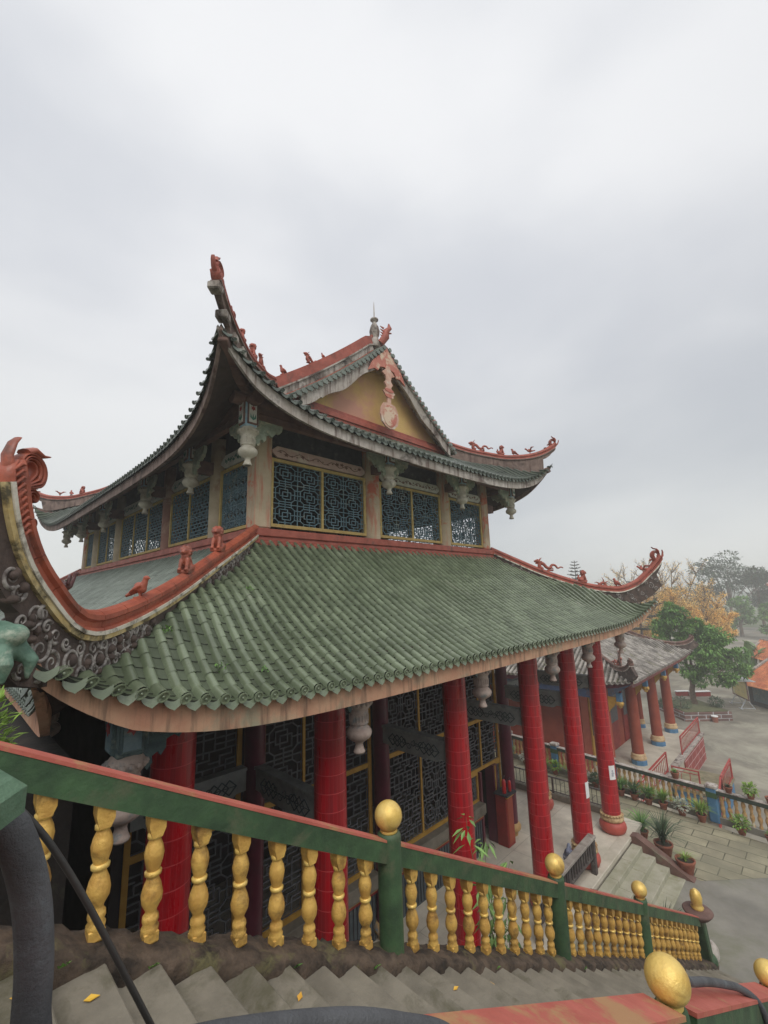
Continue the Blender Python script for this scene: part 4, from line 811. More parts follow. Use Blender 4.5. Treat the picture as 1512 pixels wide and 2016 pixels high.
# ------------------------------------------------------------------ gable end
GY = 8.9; GZ = 12.03
def roofz(x): return UR.ez + prU(min(x - UR.x0, UR.x1 - x)) + (-.3) * max(0, 1 - min(x - UR.x0, UR.x1 - x) / 2.3)
for gy, sg in ((GY, -1), (22.2, 1)):
    mb = MB(); xs = [5.3 + (12.6 - 5.3) * i / 30 for i in range(31)]
    poly = [(x, GZ) for x in (5.3, 12.6)] + [(x, max(GZ + .02, roofz(x) - .1)) for x in xs[::-1]]
    mb.prism(poly, .12, lambda u, w, d: Vector((u, gy - sg * d, w))); g = mb.build('gable_wall', OCHRE, hall)
    mb = MB()
    for z0, z1, o_ in ((12.0, 12.16, .1), (12.16, 12.3, .14), (12.3, 12.42, .09)): mb.bb(5.75, 12.15, gy + sg * .02, gy + sg * o_, z0, z1, bev=.01)
    mb.build('gable_moulding', REDF, hall)
    # bargeboards with a wavy lower edge
    vy = gy + sg * .42
    for side in (-1, 1):
        mb = MB(); top = []; bot = []
        for i in range(61):
            t = i / 60; x = RX + side * (.0 + 3.1 * t); wv = .38 + .05 * math.sin(t * 15) + (.16 if t < .06 else 0) - .1 * max(0, t - .85) / .15
            nz_ = roofz(x) - .1; top.append((x, nz_)); bot.append((x, nz_ - wv * (1.15 if t < .8 else 1)))
        for i in range(60):
            a, b, c, d = top[i], top[i + 1], bot[i + 1], bot[i]; f = lambda p, q: Vector((p[0], vy - sg * q, p[1]))
            mb.add([f(a, 0), f(b, 0), f(c, 0), f(d, 0), f(a, .06), f(b, .06), f(c, .06), f(d, .06)], [(0, 1, 2, 3), (4, 7, 6, 5), (3, 2, 6, 7), (0, 4, 5, 1)])
        mb.build('bargeboard', WEATH, hall)
        # verge tiles laid across the slope, with round ends
        mb = MB(); t = .12
        while t < 3.35:
            x = RX + side * t; z_ = roofz(x); sl = Vector((1, 0, -side * (roofz(RX + .01 + abs(t)) - roofz(RX + .01 + abs(t) + .02)) / .02)).normalized() if False else Vector((side, 0, (roofz(x + side * .02) - roofz(x)) / .02)).normalized()
            n = Vector((-sl.z * side, 0, sl.x * side)); y0, y1 = gy - sg * .1, gy + sg * .5
            for q in range(2):
                ya_, yb_ = y0 + (y1 - y0) * q / 2, y0 + (y1 - y0) * (q + 1) / 2 + sg * .01; ring = []
                for yy, rr in ((ya_, .052), (yb_, .062)):
                    for i in range(7): th = math.pi * i / 6; ring.append(Vector((x, yy, z_ - (.05 if yy == yb_ else .02) * (q + 1) + .02)) + sl * (rr * math.cos(th)) + n * (rr * math.sin(th)))
                mb.add(ring, [(i, i + 1, 8 + i, 7 + i) for i in range(6)], 0, rng.random(), True)
            c = Vector((x, y1 + sg * .012, z_ - .06)); m = 10
            mb.prism([(.066 * math.cos(2 * math.pi * i / m), .066 * math.sin(2 * math.pi * i / m)) for i in range(m)], .02, lambda u, w, d: c + sl * u + n * w + Vector((0, -sg * d, 0)))
            x2 = x + side * .1 ; c2 = Vector((x2, y1, roofz(x2) - .1)); mb.prism([(-.06, .03), (.06, .03), (.055, -.03), (0, -.08), (-.055, -.03)], .012, lambda u, w, d: c2 + sl * u + n * w + Vector((0, -sg * d, 0)))
            t += .2 / math.sqrt(1 + (sl.z / max(.01, abs(sl.x))) ** 2) if abs(sl.x) > .01 else .15
        mb.build('verge_tile_row', GG, hall)
        # strip under the verge tiles closes the roof out to the bargeboard
        mb = MB(); n_ = 30
        for i in range(n_):
            xa, xb_ = RX + side * 3.35 * i / n_, RX + side * 3.35 * (i + 1) / n_
            for o_ in (-.03, -.1): pass
            mb.add([(xa, gy - sg * .15, roofz(xa) - .02), (xb_, gy - sg * .15, roofz(xb_) - .02), (xb_, gy + sg * .46, roofz(xb_) - .09), (xa, gy + sg * .46, roofz(xa) - .09), (xa, gy - sg * .15, roofz(xa) - .1), (xb_, gy - sg * .15, roofz(xb_) - .1), (xb_, gy + sg * .46, roofz(xb_) - .17), (xa, gy + sg * .46, roofz(xa) - .17)], [(0, 1, 2, 3), (4, 7, 6, 5), (3, 2, 6, 7)])
        mb.build('verge_slab', WEATH, hall)
        # descending ridge
        ry = gy - sg * .02; pts = []
        for i in range(41):
            t = i / 40; x = RX + side * (.12 + 3.25 * t); pts.append((x, roofz(x)))
        pts[0] = (pts[0][0], pts[0][1] - .05)
        def ring(i, o0, o1, w_):
            a = pts[max(0, i - 1)]; b = pts[min(40, i + 1)]; dx, dz = b[0] - a[0], b[1] - a[1]; l = math.hypot(dx, dz); nx_, nz2 = -dz / l * side, dx / l * side
            if nz2 < 0: nx_, nz2 = -nx_, -nz2
            p = pts[i]; return [Vector((p[0] + nx_ * o, ry + s_ * w_, p[1] + nz2 * o)) for o, s_ in ((o0, -1), (o1, -1), (o1, 1), (o0, 1))]
        mb = MB()
        for j in range(0, 40, 2): q = [ring(i, .27, .5, .1) for i in range(j, j + 3)]; q[-1] = [p * .99 + q2 * .01 for p, q2 in zip(q[-1], q[-2])]; mb.sweep(q)
        mb.sweep([ring(i, .5, .535, .07) for i in range(41)]); dr = mb.build('descending_ridge', REDF, hall)
        mb = MB(); mb.sweep([ring(i, .02, .23, .075) for i in range(41)]); mb.sweep([ring(i, .23, .268, .12) for i in range(41)]); mb.build('weathered_band', WEATH, dr)
        mb = MB(); mb.sweep([ring(i, .04, .065, .10) for i in range(41)]); mb.build('thin_orange_line', RED, dr)
        if sg < 0 and side < 0:
            for i, kd, s_, yw in ((36, 'bird', .8, 90), (25, 'dragon', .62, 90), (20, 'bird', .5, 90)):
                p = ring(i, .52, .52, 0)[0]; put(FIGF[kd], kd + '_figure', dr, p, R(yw), s_)
        elif sg < 0:
            for i in (14, 30): p = ring(i, .52, .52, 0)[0]; put(FIGF['bird'], 'bird_figure', dr, p, R(-90), .6)
# pink apex plate and the fish-shaped hanging board
mb = MB(); vy = GY - .44
ap = roofz(RX) - .16
mb.prism([(RX, ap), (RX + .62, ap - .62), (RX + .8, ap - .98), (RX + .55, ap - .84), (RX + .4, ap - .86), (RX + .3, ap - .7), (RX + .12, ap - .66), (RX, ap - .72), (RX - .12, ap - .66), (RX - .3, ap - .7), (RX - .4, ap - .86), (RX - .55, ap - .84), (RX - .8, ap - .98), (RX - .62, ap - .62)], .04, lambda u, w, d: Vector((u, vy - d, w))); mb.build('apex_board', PINKB, hall)
mb = MB(); o_ = ap - .6
prof = [(.06, 0), (.1, -.12), (.3, -.28), (.14, -.36), (.1, -.52), (.2, -.62), (.1, -.74), (.16, -.84), (.28, -.92), (.16, -1.04), (.08, -1.12), (.08, -1.3), (.26, -1.34), (.38, -1.52), (.42, -1.76), (.36, -1.98), (.2, -2.12), (0, -2.17)]
prof = [(a * .92, b * .93) for a, b in prof]
prof = prof + [(-a, b) for a, b in prof[::-1][1:]]
mb.prism([(RX + a, o_ + b) for a, b in prof], .05, lambda u, w, d: Vector((u, vy - .03 - d, w))); fb_ = mb.build('hanging_fish_board', FISH, hall)
mb = MB(); mb.prism([(RX + a * .8, o_ - 1.74 * .93 + b) for a, b in [(.36 * math.cos(t / 16 * 6.283), .34 * math.sin(t / 16 * 6.283)) for t in range(16)]], .012, lambda u, w, d: Vector((u, vy - .081 - d, w)))
for dz_ in (-.8, -.98): mb.prism([(RX + .2 * math.cos(t / 10 * 6.283), o_ + dz_ + .06 * math.sin(t / 10 * 6.283)) for t in range(10)], .012, lambda u, w, d: Vector((u, vy - .081 - d, w)))
mb.build('faded_red_inlay', PINKB, fb_)
# main ridge and end finial
mb = MB(); mb.bb(RX - .12, RX + .12, 9.0, 22.1, roofz(RX) - .05, roofz(RX) + .36, bev=.02); mb.bb(RX - .16, RX + .16, 8.9, 22.2, roofz(RX) + .36, roofz(RX) + .5, bev=.02); mb.build('main_ridge', REDF, hall)
mb = MB(); fz = roofz(RX) + .1
mb.lathe([(.16, 0), (.2, .12), (.14, .26), (.1, .34), (.15, .42), (.17, .56), (.13, .72), (.07, .84), (.06, .92), (.13, .95), (.13, .99), (.05, 1.02), (.02, 1.05), (.018, 1.4), (.004, 1.62)], (RX, 8.93, fz), 14); f_ = mb.build('ridge_finial', WEATH, hall)
mb = MB(); b0 = Vector((RX + .08, 8.75, fz + .1)); mb.tube([b0, b0 + Vector((.1, -.12, .2)), b0 + Vector((.14, -.12, .42)), b0 + Vector((.22, -.2, .52)), b0 + Vector((.18, -.2, .66))], [.12, .13, .1, .08, .02], 8)
mb.tube([b0 + Vector((.1, -.1, .35)), b0 + Vector((.26, -.24, .34))], [.06, .02], 6)
for k in range(5): mb.tube([b0 + Vector((.06, -.1, .1 + .1 * k)), b0 + Vector((-.06, -.05, .16 + .1 * k))], [.04, .01], 5)
mb.build('dragon_head_ornament', REDF, hall)
# ------------------------------------------------------------------ lower storey
KG = RED_CUSH = mat('red_cushion_base', (184, 84, 70), (164, 70, 60), (128, 70, 60), rough=.55, scale=5, p3=.64)
def col_proto():
    mb = MB(); mb.lathe([(.262, .52), (.235, 6.6)], n=26); t = mb.build('red_column', CTILE, hall)
    mb = MB(); mb.lathe([(.28, 0), (.34, .04), (.385, .15), (.375, .24), (.33, .31), (.29, .33)], n=26); mb.build('cushion_base', KG, t)
    mb = MB(); mb.lathe([(.29, .33), (.33, .36), (.335, .41), (.30, .45), (.285, .47), (.30, .5), (.27, .53)], n=26)
    for k in range(22): a = k / 22 * 6.283; ball(mb, (.305 * math.cos(a), .305 * math.sin(a), .5), (.035, .035, .03), 6, 4)
    mb.build('beaded_ring', mat('old_gold_ring', (206, 180, 132), (150, 116, 84), (110, 70, 60), rough=.6, scale=8), t); return t
cp = col_proto(); cp.location = (2.2, 5.72, 0)
for x in (4.52, 7.75, 10.93, 13.32, 15.55): copy_tree(cp, hall, (x, 5.72, 0))
for y in (8.0, 11.0, 14.5, 18.5, 21.5, 25.4): copy_tree(cp, hall, (15.55, y, 0))
mb = MB(); mb.lathe([(.2, .3), (.185, 6.6)], n=20); ip = mb.build('maroon_column', PURP, hall, (4.52, 7.95, 0))
mb = MB(); mb.lathe([(.17, .0), (.18, .1), (.2, .11), (.27, .18), (.28, .26), (.24, .33), (.19, .36)], n=20); mb.build('gold_cushion', mat('dull_gold_cushion', (196, 160, 104), (164, 128, 82), (110, 140, 160), rough=.6, p3=.66), ip)
for x in (7.8, 10.93, 13.38): copy_tree(ip, hall, (x, 7.95, 0))
# carved tie beams
DIA = mat('beam_diamond_line', (66, 80, 84), (50, 62, 66), None, rough=.7); BEAMP = mat('painted_tie_beam', (150, 154, 150), (128, 132, 130), (104, 112, 110), rough=.8, scale=5, bump=.2)
def tie(a, b, z0=3.93, z1=4.33):
    a = Vector(a); b = Vector(b); d = (b - a).normalized(); n = Vector((-d.y, d.x, 0)); l = (b - a).length
    mb = MB(); prof = [(0, z0 + .06), (.18, z0 + .06), (.26, z0), (l - .26, z0), (l - .18, z0 + .06), (l, z0 + .06), (l, z1), (0, z1)]
    mb.prism(prof, .14, lambda u, w, t: a + d * u + Vector((0, 0, w)) + n * (t - .07)); mb.bar(a + Vector((0, 0, z1 + .025)), b + Vector((0, 0, z1 + .025)), .2, .05); o = mb.build('carved_tie_beam', BEAMP, hall)
    for sg in (-1, 1):
        mb = MB()
        mb.bar(a + d * .18 + n * (sg * .072) + Vector((0, 0, (z0 + z1) / 2)), a + d * (l - .18) + n * (sg * .072) + Vector((0, 0, (z0 + z1) / 2)), .008, .012)
        for cu in (.32, .46, .6, l - .6, l - .46, l - .32):
            q = [(cu - .13, 0), (cu, .12), (cu + .13, 0), (cu, -.12)]
            for i in range(4):
                (u0_, w0), (u1_, w1) = q[i], q[(i + 1) % 4]; mb.bar(a + d * u0_ + n * (sg * .073) + Vector((0, 0, (z0 + z1) / 2 + w0)), a + d * u1_ + n * (sg * .073) + Vector((0, 0, (z0 + z1) / 2 + w1)), .018, .018)
        for k in range(5): mb.tube(spiral(a + d * (l / 2 - .24 + .12 * k) + n * (sg * .07) + Vector((0, 0, (z0 + z1) / 2 + .03 * (-1) ** k)), d, (0, 0, 1), .07, 1.4, 14, start=k), [.012 * (1 - .6 * j / 14) for j in range(15)], 5)
        mb.build('diamond_relief', DIA, o)
for x in (4.52, 7.77, 10.93, 13.35): tie((x, 5.95, 0), (x, 7.78, 0))
tie((13.58, 7.95, 0), (15.32, 7.98, 0)); tie((2.45, 7.95, 0), (4.32, 7.95, 0)); tie((15.5, 5.95, 0), (15.52, 7.8, 0), 4.1, 4.5)
def jlist(kd): return kd
for (a, b, n_, kd) in ((2.45, 4.33, 2, [3, 0]), (4.73, 7.6, 3, [3, 0, 3]), (8.0, 10.73, 2, [3, 0])):
    window(a, b, 1.35, 5.7, n_, kd, .62, fA(8.12), YEL, LATG, fw=.09, parent=hall, name='lattice_door_wall', bw=.024, rails=(3.5,))
window(11.13, 13.2, 2.12, 5.7, 2, [0, 3], .62, fA(8.12), YEL, LATG, fw=.09, parent=hall, name='lattice_door_wall', bw=.024, rails=(3.5,))
window(11.13, 11.9, 1.35, 2.12, 1, 3, .4, fA(8.12), YEL, LATG, fw=.07, parent=hall, name='small_lattice_window', bw=.022)
window(12.84, 13.2, .9, 2.12, 1, 3, .3, fA(8.12), YEL, LATG, fw=.06, parent=hall, name='small_lattice_window', bw=.02)
for (a, b) in ((2.45, 4.33), (4.73, 7.6), (8.0, 10.73), (11.13, 11.9)):
    mb = MB(); mb.bb(a, b, 8.05, 8.3, 0, .93); p_ = mb.build('slate_plinth', PLINTH, hall)
    mb = MB(); mb.bb(a, b, 7.86, 8.4, 1.1, 1.35, bev=.01); mb.bb(a, b, 7.9, 8.06, 1.05, 1.1); mb.build('window_ledge', STEP, p_)
    mb = MB(); mb.bb(a, b, 7.98, 8.05, .93, 1.05); mb.build('red_strip', DRED, p_)
    mb = MB(); mb.bb(a, b, 7.965, 8.0, .985, 1.01); mb.build('yellow_line', YEL, p_)
    mb = MB(); x = a + .12
    while x < b - .05: mb.bb(x, x + .018, 8.03, 8.06, .05, .9); x += .11
    mb.build('plinth_fluting', DKPAINT, p_)
mb = MB(); mb.bb(11.9, 11.98, 8.0, 8.3, 0, 2.12); mb.bb(12.62, 12.84, 8.0, 8.3, 0, 2.12); mb.bb(12.84, 13.2, 8.02, 8.2, 0, .9); j_ = mb.build('door_jamb', PURP, hall)
mb = MB(); mb.bb(12.0, 12.6, 8.5, 8.56, 0, 2.1); mb.build('dark_door_leaf', DKPAINT, hall)
mb = MB(); mb.bb(12.68, 12.72, 7.98, 8.0, 0, 2.1); mb.build('gold_jamb_line', YEL, j_)
# dark solid outer walls round the back, floor slab inside
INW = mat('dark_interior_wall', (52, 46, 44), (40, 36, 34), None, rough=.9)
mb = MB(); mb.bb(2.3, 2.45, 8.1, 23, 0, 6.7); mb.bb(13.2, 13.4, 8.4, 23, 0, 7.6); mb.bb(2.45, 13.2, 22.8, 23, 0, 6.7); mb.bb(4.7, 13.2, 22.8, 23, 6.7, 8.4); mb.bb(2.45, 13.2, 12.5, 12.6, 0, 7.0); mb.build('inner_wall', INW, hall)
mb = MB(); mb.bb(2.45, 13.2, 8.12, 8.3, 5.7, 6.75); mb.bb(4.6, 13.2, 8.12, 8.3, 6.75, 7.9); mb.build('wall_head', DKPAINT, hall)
mb = MB()
for x in (4.9, 7.9, 11.0): mb.bb(x - .1, x + .1, 5.72, 8.1, 6.2, 6.42)
mb.build('rafter_beam', SOFF, hall)
# platform with steps and cheek slabs
mb = MB(); mb.bb(1.3, 16.6, 5.28, 26, -.9, 0, bev=.02); plat = mb.build('stone_platform', PLATJ, hall)
mb = MB(); mb.bb(1.3, 16.62, 5.22, 5.52, -.12, .006, bev=.015); mb.bb(16.32, 16.64, 5.522, 26, -.12, .007, bev=.015); mb.build('edge_kerb', PLAT, plat)
mb = MB(); yy = [5.28, 4.95, 4.62, 4.29, 3.93]
for i in range(4): 
    for (a, b) in ((12.35, 13.4), (13.405, 14.5), (14.505, 15.5)): mb.bb(a, b, yy[i + 1] - .012 * (a > 13) , yy[i] + (.3 if i else -.062), -.95, -.155 * (i + 1) + rng.uniform(-.004, .004), bev=.012)
mb.build('front_steps', STEPL, plat)
cheekm = mat('reddish_stone', (122, 92, 82), (98, 74, 66), (116, 112, 92), rough=.9, scale=3, bump=.4)
for x0 in (12.02, 15.52):
    mb = MB(); mb.prism([(5.26, -.9), (5.26, .02), (5.1, .05), (3.95, -.52), (3.7, -.66), (3.7, -.9)], .3, lambda u, w, d: Vector((x0 + d, u, w))); mb.build('cheek_slab', cheekm, plat)
# low metal railing on the east edge, concrete rail at the front
g = empty('low_metal_railing', (16.42, 6.1, 0), 'low black metal bar railing on a stone curb at the east edge of the platform', 'railing')
mb = MB(); mb.bb(-.08, .08, 0, 13, 0.01, .2, bev=.01); mb.build('stone_curb', STEP, g)
mb = MB(); mb.bar((0, 0, .72), (0, 13, .72), .06, .035); mb.bar((0, 0, .26), (0, 13, .26), .04, .03)
for i in range(84): mb.tube([(0, .05 + i * .155, .26), (0, .05 + i * .155, .72)], .011, 5)
for i in range(8): mb.box((0, .03 + i * 1.85, .46), (.05, .05, .52))
mb.build('metal_bars', mat('worn_dark_metal', (96, 88, 84), (70, 64, 62), (150, 146, 140), rough=.6, scale=5), g)
g = empty('stone_bench_rail', (12.02, 5.4, 0), 'weathered grey stone rail with dark carved slots beside the steps', 'railing')
mb = MB(); mb.bar((1.1, .0, .86), (-2.3, -.05, .86), .2, .07, bev=.01); mb.build('top_slab', mat('weathered_rail_stone', (166, 158, 148), (136, 128, 120), (104, 96, 88), rough=.9, scale=4, bump=.3), g)
mb = MB(); mb.bar((1.0, 0, .42), (-2.2, -.05, .42), .09, .06)
for i in range(22): mb.bar((.95 - i * .148, -.02, .44), (.95 - i * .148, -.02, .83), .05, .07)
for x in (1.0, -.6, -2.2): mb.box((x, -.02, .4), (.12, .12, .8))
mb.build('slotted_panel', mat('dark_rail_panel', (92, 84, 80), (66, 60, 58), (130, 124, 116), rough=.8, scale=6), g)
def _cloth(mb):
    for k in range(14): ball(mb, (rng.uniform(-.14, .14), rng.uniform(-.1, .1), .08 + rng.uniform(0, .22)), (rng.uniform(.05, .1), .06, rng.uniform(.06, .14)), 8, 6, M=Matrix.Rotation(rng.uniform(-1, 1), 3, 'Y'))
cm = fused('cloth', _cloth, .014, mat('grey_blue_cloth', (124, 130, 148), (92, 96, 114), (180, 182, 190), rough=.8, scale=8, p3=.6))
o = put(cm, 'cloth_bundle', None, (12.2, 5.66, .48), .4, 1.0); tag(o, 'crumpled grey-blue cloth bundle lying behind the stone rail', 'cloth')
mb = MB(); mb.bb(12.3, 12.5, 5.5, 5.66, .3, .47); 
# notices, cabinet, extinguishers
for (x, z, lab) in ((13.25, 1.90, 'blank white paper pasted on the red column behind the cloth bundle'), (15.38, 1.73, 'white notice with a grey picture pasted on the outermost red column')):
    mb = MB(); cx_ = 13.32 if x < 14 else 15.55; vs = []; a0, a1 = (-2.0, -1.25) if x < 14 else (-2.55, -1.75)
    rr = .264
    for i in range(7):
        a = a0 + (a1 - a0) * i / 6
        for zz in (z - .2, z + .2): vs.append((cx_ + rr * math.cos(a), 5.72 + rr * math.sin(a), zz))
    for i in range(7):
        a = a0 + (a1 - a0) * i / 6
        for zz in (z - .2, z + .2): vs.append((cx_ + (rr - .004) * math.cos(a), 5.72 + (rr - .004) * math.sin(a), zz))
    mb.add(vs, [(2 * i, 2 * i + 2, 2 * i + 3, 2 * i + 1) for i in range(6)] + [(14 + 2 * i, 15 + 2 * i, 17 + 2 * i, 16 + 2 * i) for i in range(6)])
    o = mb.build('paper_notice', PAPER, None); tag(o, lab, 'notice', 'papers on the columns')
    if x > 14:
        mb = MB()
        for (da, dz, s_) in ((.0, .05, .035), (.02, -.02, .05), (-.02, -.08, .04)):
            a = (a0 + a1) / 2 + da; c = Vector((cx_ + .2655 * math.cos(a), 5.72 + .2655 * math.sin(a), z + dz)); u = Vector((-math.sin(a), math.cos(a), 0)); n = Vector((math.cos(a), math.sin(a), 0))
            mb.prism([(s_ * math.cos(t), s_ * .8 * math.sin(t)) for t in [i * .785 for i in range(8)]], .002, lambda p, q, d: c + u * p + Vector((0, 0, q)) + n * d)
        mb.build('grey_picture', mat('print_grey', (176, 180, 188), None, None), o)
g = empty('red_cabinet', (12.78, 7.78, 0), 'narrow red wooden cabinet with a dark ledge top beside the doorway', 'cabinet')
mb = MB(); mb.bb(-.2, .2, -.16, .2, 0, 1.38, bev=.015); mb.build('body', DRED, g); mb = MB(); mb.bb(-.27, .27, -.26, .2, 1.38, 1.43); mb.build('ledge', DKPAINT, g)
mb = MB(); mb.bb(-.15, .15, -.175, -.16, .1, 1.28); mb.build('door_panel', ORED, g); mb = MB(); mb.bb(-.2, .2, -.2, -.16, 1.31, 1.37); mb.build('yellow_moulding', YEL, g)
FX = mat('extinguisher_red', (196, 20, 24), (170, 14, 20), None, rough=.3, coat=.4)
fx = None
for i, (x, y, s_) in enumerate(((12.66, 7.7, 1.0), (12.88, 7.64, .8))):
    g = empty('fire_extinguisher', (x, y, 1.43), ('taller', 'smaller')[i] + ' of the two red fire extinguishers on the cabinet', 'extinguisher', 'fire extinguishers'); g.scale = (s_ * .85,) * 3
    mb = MB(); mb.lathe([(.07, 0), (.075, .02), (.075, .36), (.05, .43), (.028, .45)], n=14); mb.build('cylinder', FX, g)
    mb = MB(); mb.lathe([(.028, .45), (.03, .5)], n=8); mb.bar((-.02, 0, .5), (.1, 0, .54), .02, .012); mb.bar((-.02, 0, .515), (.09, 0, .5), .02, .012); mb.tube([(0, .02, .48), (.08, .04, .44), (.09, .03, .2)], .012, 6); mb.build('valve_handle', BLKM, g)
# ------------------------------------------------------------------ ground
def sheet(name, x0, x1, y0, y1, z, m, n=1):
    mb = MB(); mb.bb(x0, x1, y0, y1, z - .3, z); o = mb.build(name, m); o['kind'] = 'structure'; return o
mb = MB(); S_ = 1500; mb.add([(-S_, -S_, -3.8), (S_, -S_, -3.8), (S_, S_, -3.8), (-S_, S_, -3.8)], [(0, 1, 2, 3)]); tag(mb.build('ground', mat('far_ground', (104, 112, 80), (84, 96, 66), (120, 112, 90), rough=1, scale=.08)), kind='structure')
mb = MB(); mb.add([(20, -40, -3.79), (150, -40, -3.79), (150, 60, -3.79), (20, 60, -3.79)], [(0, 1, 2, 3)]); tag(mb.build('plaza', PLAZA), kind='structure')
mb = MB(); poly = [(-6, 0.2), (-6, 40), (22.4, 40), (20.9, 12.0), (19.0, 1.6), (17.5, -12), (4, -12), (4, .2)]
mb.prism(poly, 3.2, lambda u, w, d: Vector((u, w, -.65 - d))); tag(mb.build('courtyard', CONC), kind='structure')
mb = MB(); mb.add([(15.75, 3.6, -.646), (17.2, 2.2, -.646), (19.1, 1.9, -.646), (20.9, 12.4, -.646), (21.5, 30, -.646), (16.65, 30, -.646), (16.65, 5.2, -.646), (15.9, 5.2, -.646)], [tuple(range(8))]); tag(mb.build('stone_path', PAVE), kind='structure')
# hillside terrace left of the hall; stretch under the eave added to block light
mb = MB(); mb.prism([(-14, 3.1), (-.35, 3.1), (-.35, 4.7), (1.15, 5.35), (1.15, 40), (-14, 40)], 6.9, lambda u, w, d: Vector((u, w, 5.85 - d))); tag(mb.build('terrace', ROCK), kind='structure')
mb = MB(); mb.bb(-14, -.3, -6, 3.1, -1, 5.9); tag(mb.build('upper_landing', STEP), kind='structure')
# ------------------------------------------------------------------ stairs
sl = .5311; zn = lambda x: 5.62 - sl * (x - .80)
mb = MB(); i = -4
while True:
    x = .80 + .27 * i; z = 5.62 - .1434 * i
    if z < -.64: break
    mb.bb(x - .33, x + rng.uniform(-.004, .004), .88, 2.80, z - .4, z, bev=.008); i += 1
tag(mb.build('stairs', STEP), kind='structure')
XEND = .80 + .27 * i
def slopebeam(mb, x0, x1, y0, y1, top, th, n=1, jit=0, seg=0):
    q = random.Random(int(y0 * 100))
    N_ = max(1, int((x1 - x0) / seg)) if seg else 1
    if not jit:
        a = [(x0, top(x0)), (x1, top(x1)), (x1, top(x1) - th), (x0, top(x0) - th)]
        mb.prism(a, y1 - y0, lambda u, w, d: Vector((u, y0 + d, w))); return
    M_ = 6; K = 4; secs = []
    for i in range(N_ + 1):
        x = x0 + (x1 - x0) * i / N_; t = top(x); ring = []
        for j in range(M_ + 1): ring.append((y0 + (y1 - y0) * j / M_, t - (.03 if j in (0, M_) else 0)))
        for j in range(1, K): ring.append((y1, t - th * j / K))
        for j in range(M_ + 1): ring.append((y1 - (y1 - y0) * j / M_, t - th))
        for j in range(1, K): ring.append((y0, t - th + th * j / K))
        secs.append([Vector((x + q.uniform(-jit, jit) * .5, yy + q.uniform(-jit, jit), zz + q.uniform(-jit, jit) * .8)) for yy, zz in ring])
    mb.sweep(secs, sm=True)
RT = lambda x: 6.87 - .527 * x; KT = lambda x: 6.075 - .527 * x
def baluster(h=.63):
    mb = MB(); k = h / .63
    mb.lathe([(.048, .0), (.058, .01), (.058, .055), (.048, .06)], n=4, sm=False, axis=Matrix.Rotation(R(45), 3, 'Z'))
    mb.lathe([(.046, .055 * k), (.05, .075 * k), (.038, .09 * k), (.048, .11 * k), (.045, .13 * k), (.032, .145 * k), (.034, .16 * k), (.058, .2 * k), (.062, .235 * k), (.052, .275 * k), (.034, .315 * k), (.032, .33 * k), (.033, .345 * k), (.052, .405 * k), (.058, .44 * k), (.05, .475 * k), (.034, .51 * k), (.032, .53 * k)], n=14)
    mb.v = [(x_ * .92, y_ * .92, z_) for x_, y_, z_ in mb.v]
    # sheared square block under the sloping rail
    for (y0, y1) in ((-.055, .055),):
        a = [(-.026, .53 * k), (.026, .53 * k), (.044, .57 * k), (.044, .635 * k), (-.044, .635 * k + .048), (-.044, .59 * k)]
        mb.prism(a, .088, lambda u, w, d: Vector((u, -.044 + d, w)))
    o = mb.build('baluster', GOLD)
    for zz_ in (0,):
        mb = MB(); mb.lathe([(.03, .325 * k), (.044, .332 * k), (.046, .348 * k), (.036, .356 * k)], n=14); mb.build('gilt_ring', GOLDL, o); mb = MB(); mb.lathe([(.028, .515 * k), (.041, .522 * k), (.041, .54 * k), (.034, .546 * k)], n=14); mb.build('gilt_ring', GOLDL, o)
    return o
BAL = baluster()
GREEN2 = GRN
def newel(x, y, parent, r=.1, br=.118, zt=None):
    mb = MB(); zb = KT(x) - .1; zt = RT(x) + .05 if zt is None else zt
    mb.lathe([(r, zb), (r, zt - .02), (r * .96, zt), (r * .8, zt + .015)], (x, y, 0), 24); o = mb.build('newel_post', GRN, parent)
    mb = MB(); mb.lathe([(r * .62, zt + .005), (r * .75, zt + .02), (r * .7, zt + .035)], (x, y, 0), 20); ball(mb, (x, y, zt + .03 + br * .9), (br, br, br * .97), 28, 18); mb.build('gilt_ball', GOLDL, o)
    return o
def railing(name, y, x0, newels, xend, label, bx0, bstep, lastx, half=.058, nr=.1, nb=.118, dz=.05):
    g = empty(name, (0, 0, 0), label, 'railing', 'stair railings')
    xs = [x0] + newels + [xend]
    for a, b in zip(xs, xs[1:]):
        mb = MB(); slopebeam(mb, a + (.08 if a != x0 else 0), b - (.08 if b != xend else 0), y - half, y + half, lambda x: RT(x) - .022, .155); o = mb.build('handrail', GRN, g)
        mb = MB(); slopebeam(mb, a + (.075 if a != x0 else 0), b - (.085 if b != xend else 0), y - half - .004, y + half + .004, RT, .02); mb.build('salmon_top', PINK, o)
    for x in newels: newel(x, y, g, nr, nb, RT(x) + dz)
    x = bx0; first_ = None
    while x < lastx:
        if min([abs(x - n) for n in newels] + [9]) > .13:
            if first_ is None and not BAL.parent: BAL.parent = g; BAL.location = (x, y, KT(x) - .01); first_ = BAL
            else: copy_tree(BAL, g, (x, y, KT(x) - .01), rng.uniform(-.05, .05))
        x += bstep
    return g
FR = railing('stair_railing', 2.95, -.6, [2.96, 5.92, 8.85], 12.1, 'green and salmon stair railing with gold balusters on the temple side of the stairs', .245, .27, 12.05)
mb = MB(); slopebeam(mb, -.6, 12.95, 2.79, 3.1, KT, .42, jit=.022, seg=.05); mb.build('stone_kerb', KERB, FR)
mb = MB(); mb.prism([(-.6, 5.95), (12.9, KT(12.9) - .41), (12.9, -1), (-.6, -1)], .24, lambda u, w, d: Vector((u, 2.84 + d, w))); mb.build('retaining_wall', KERB, FR)
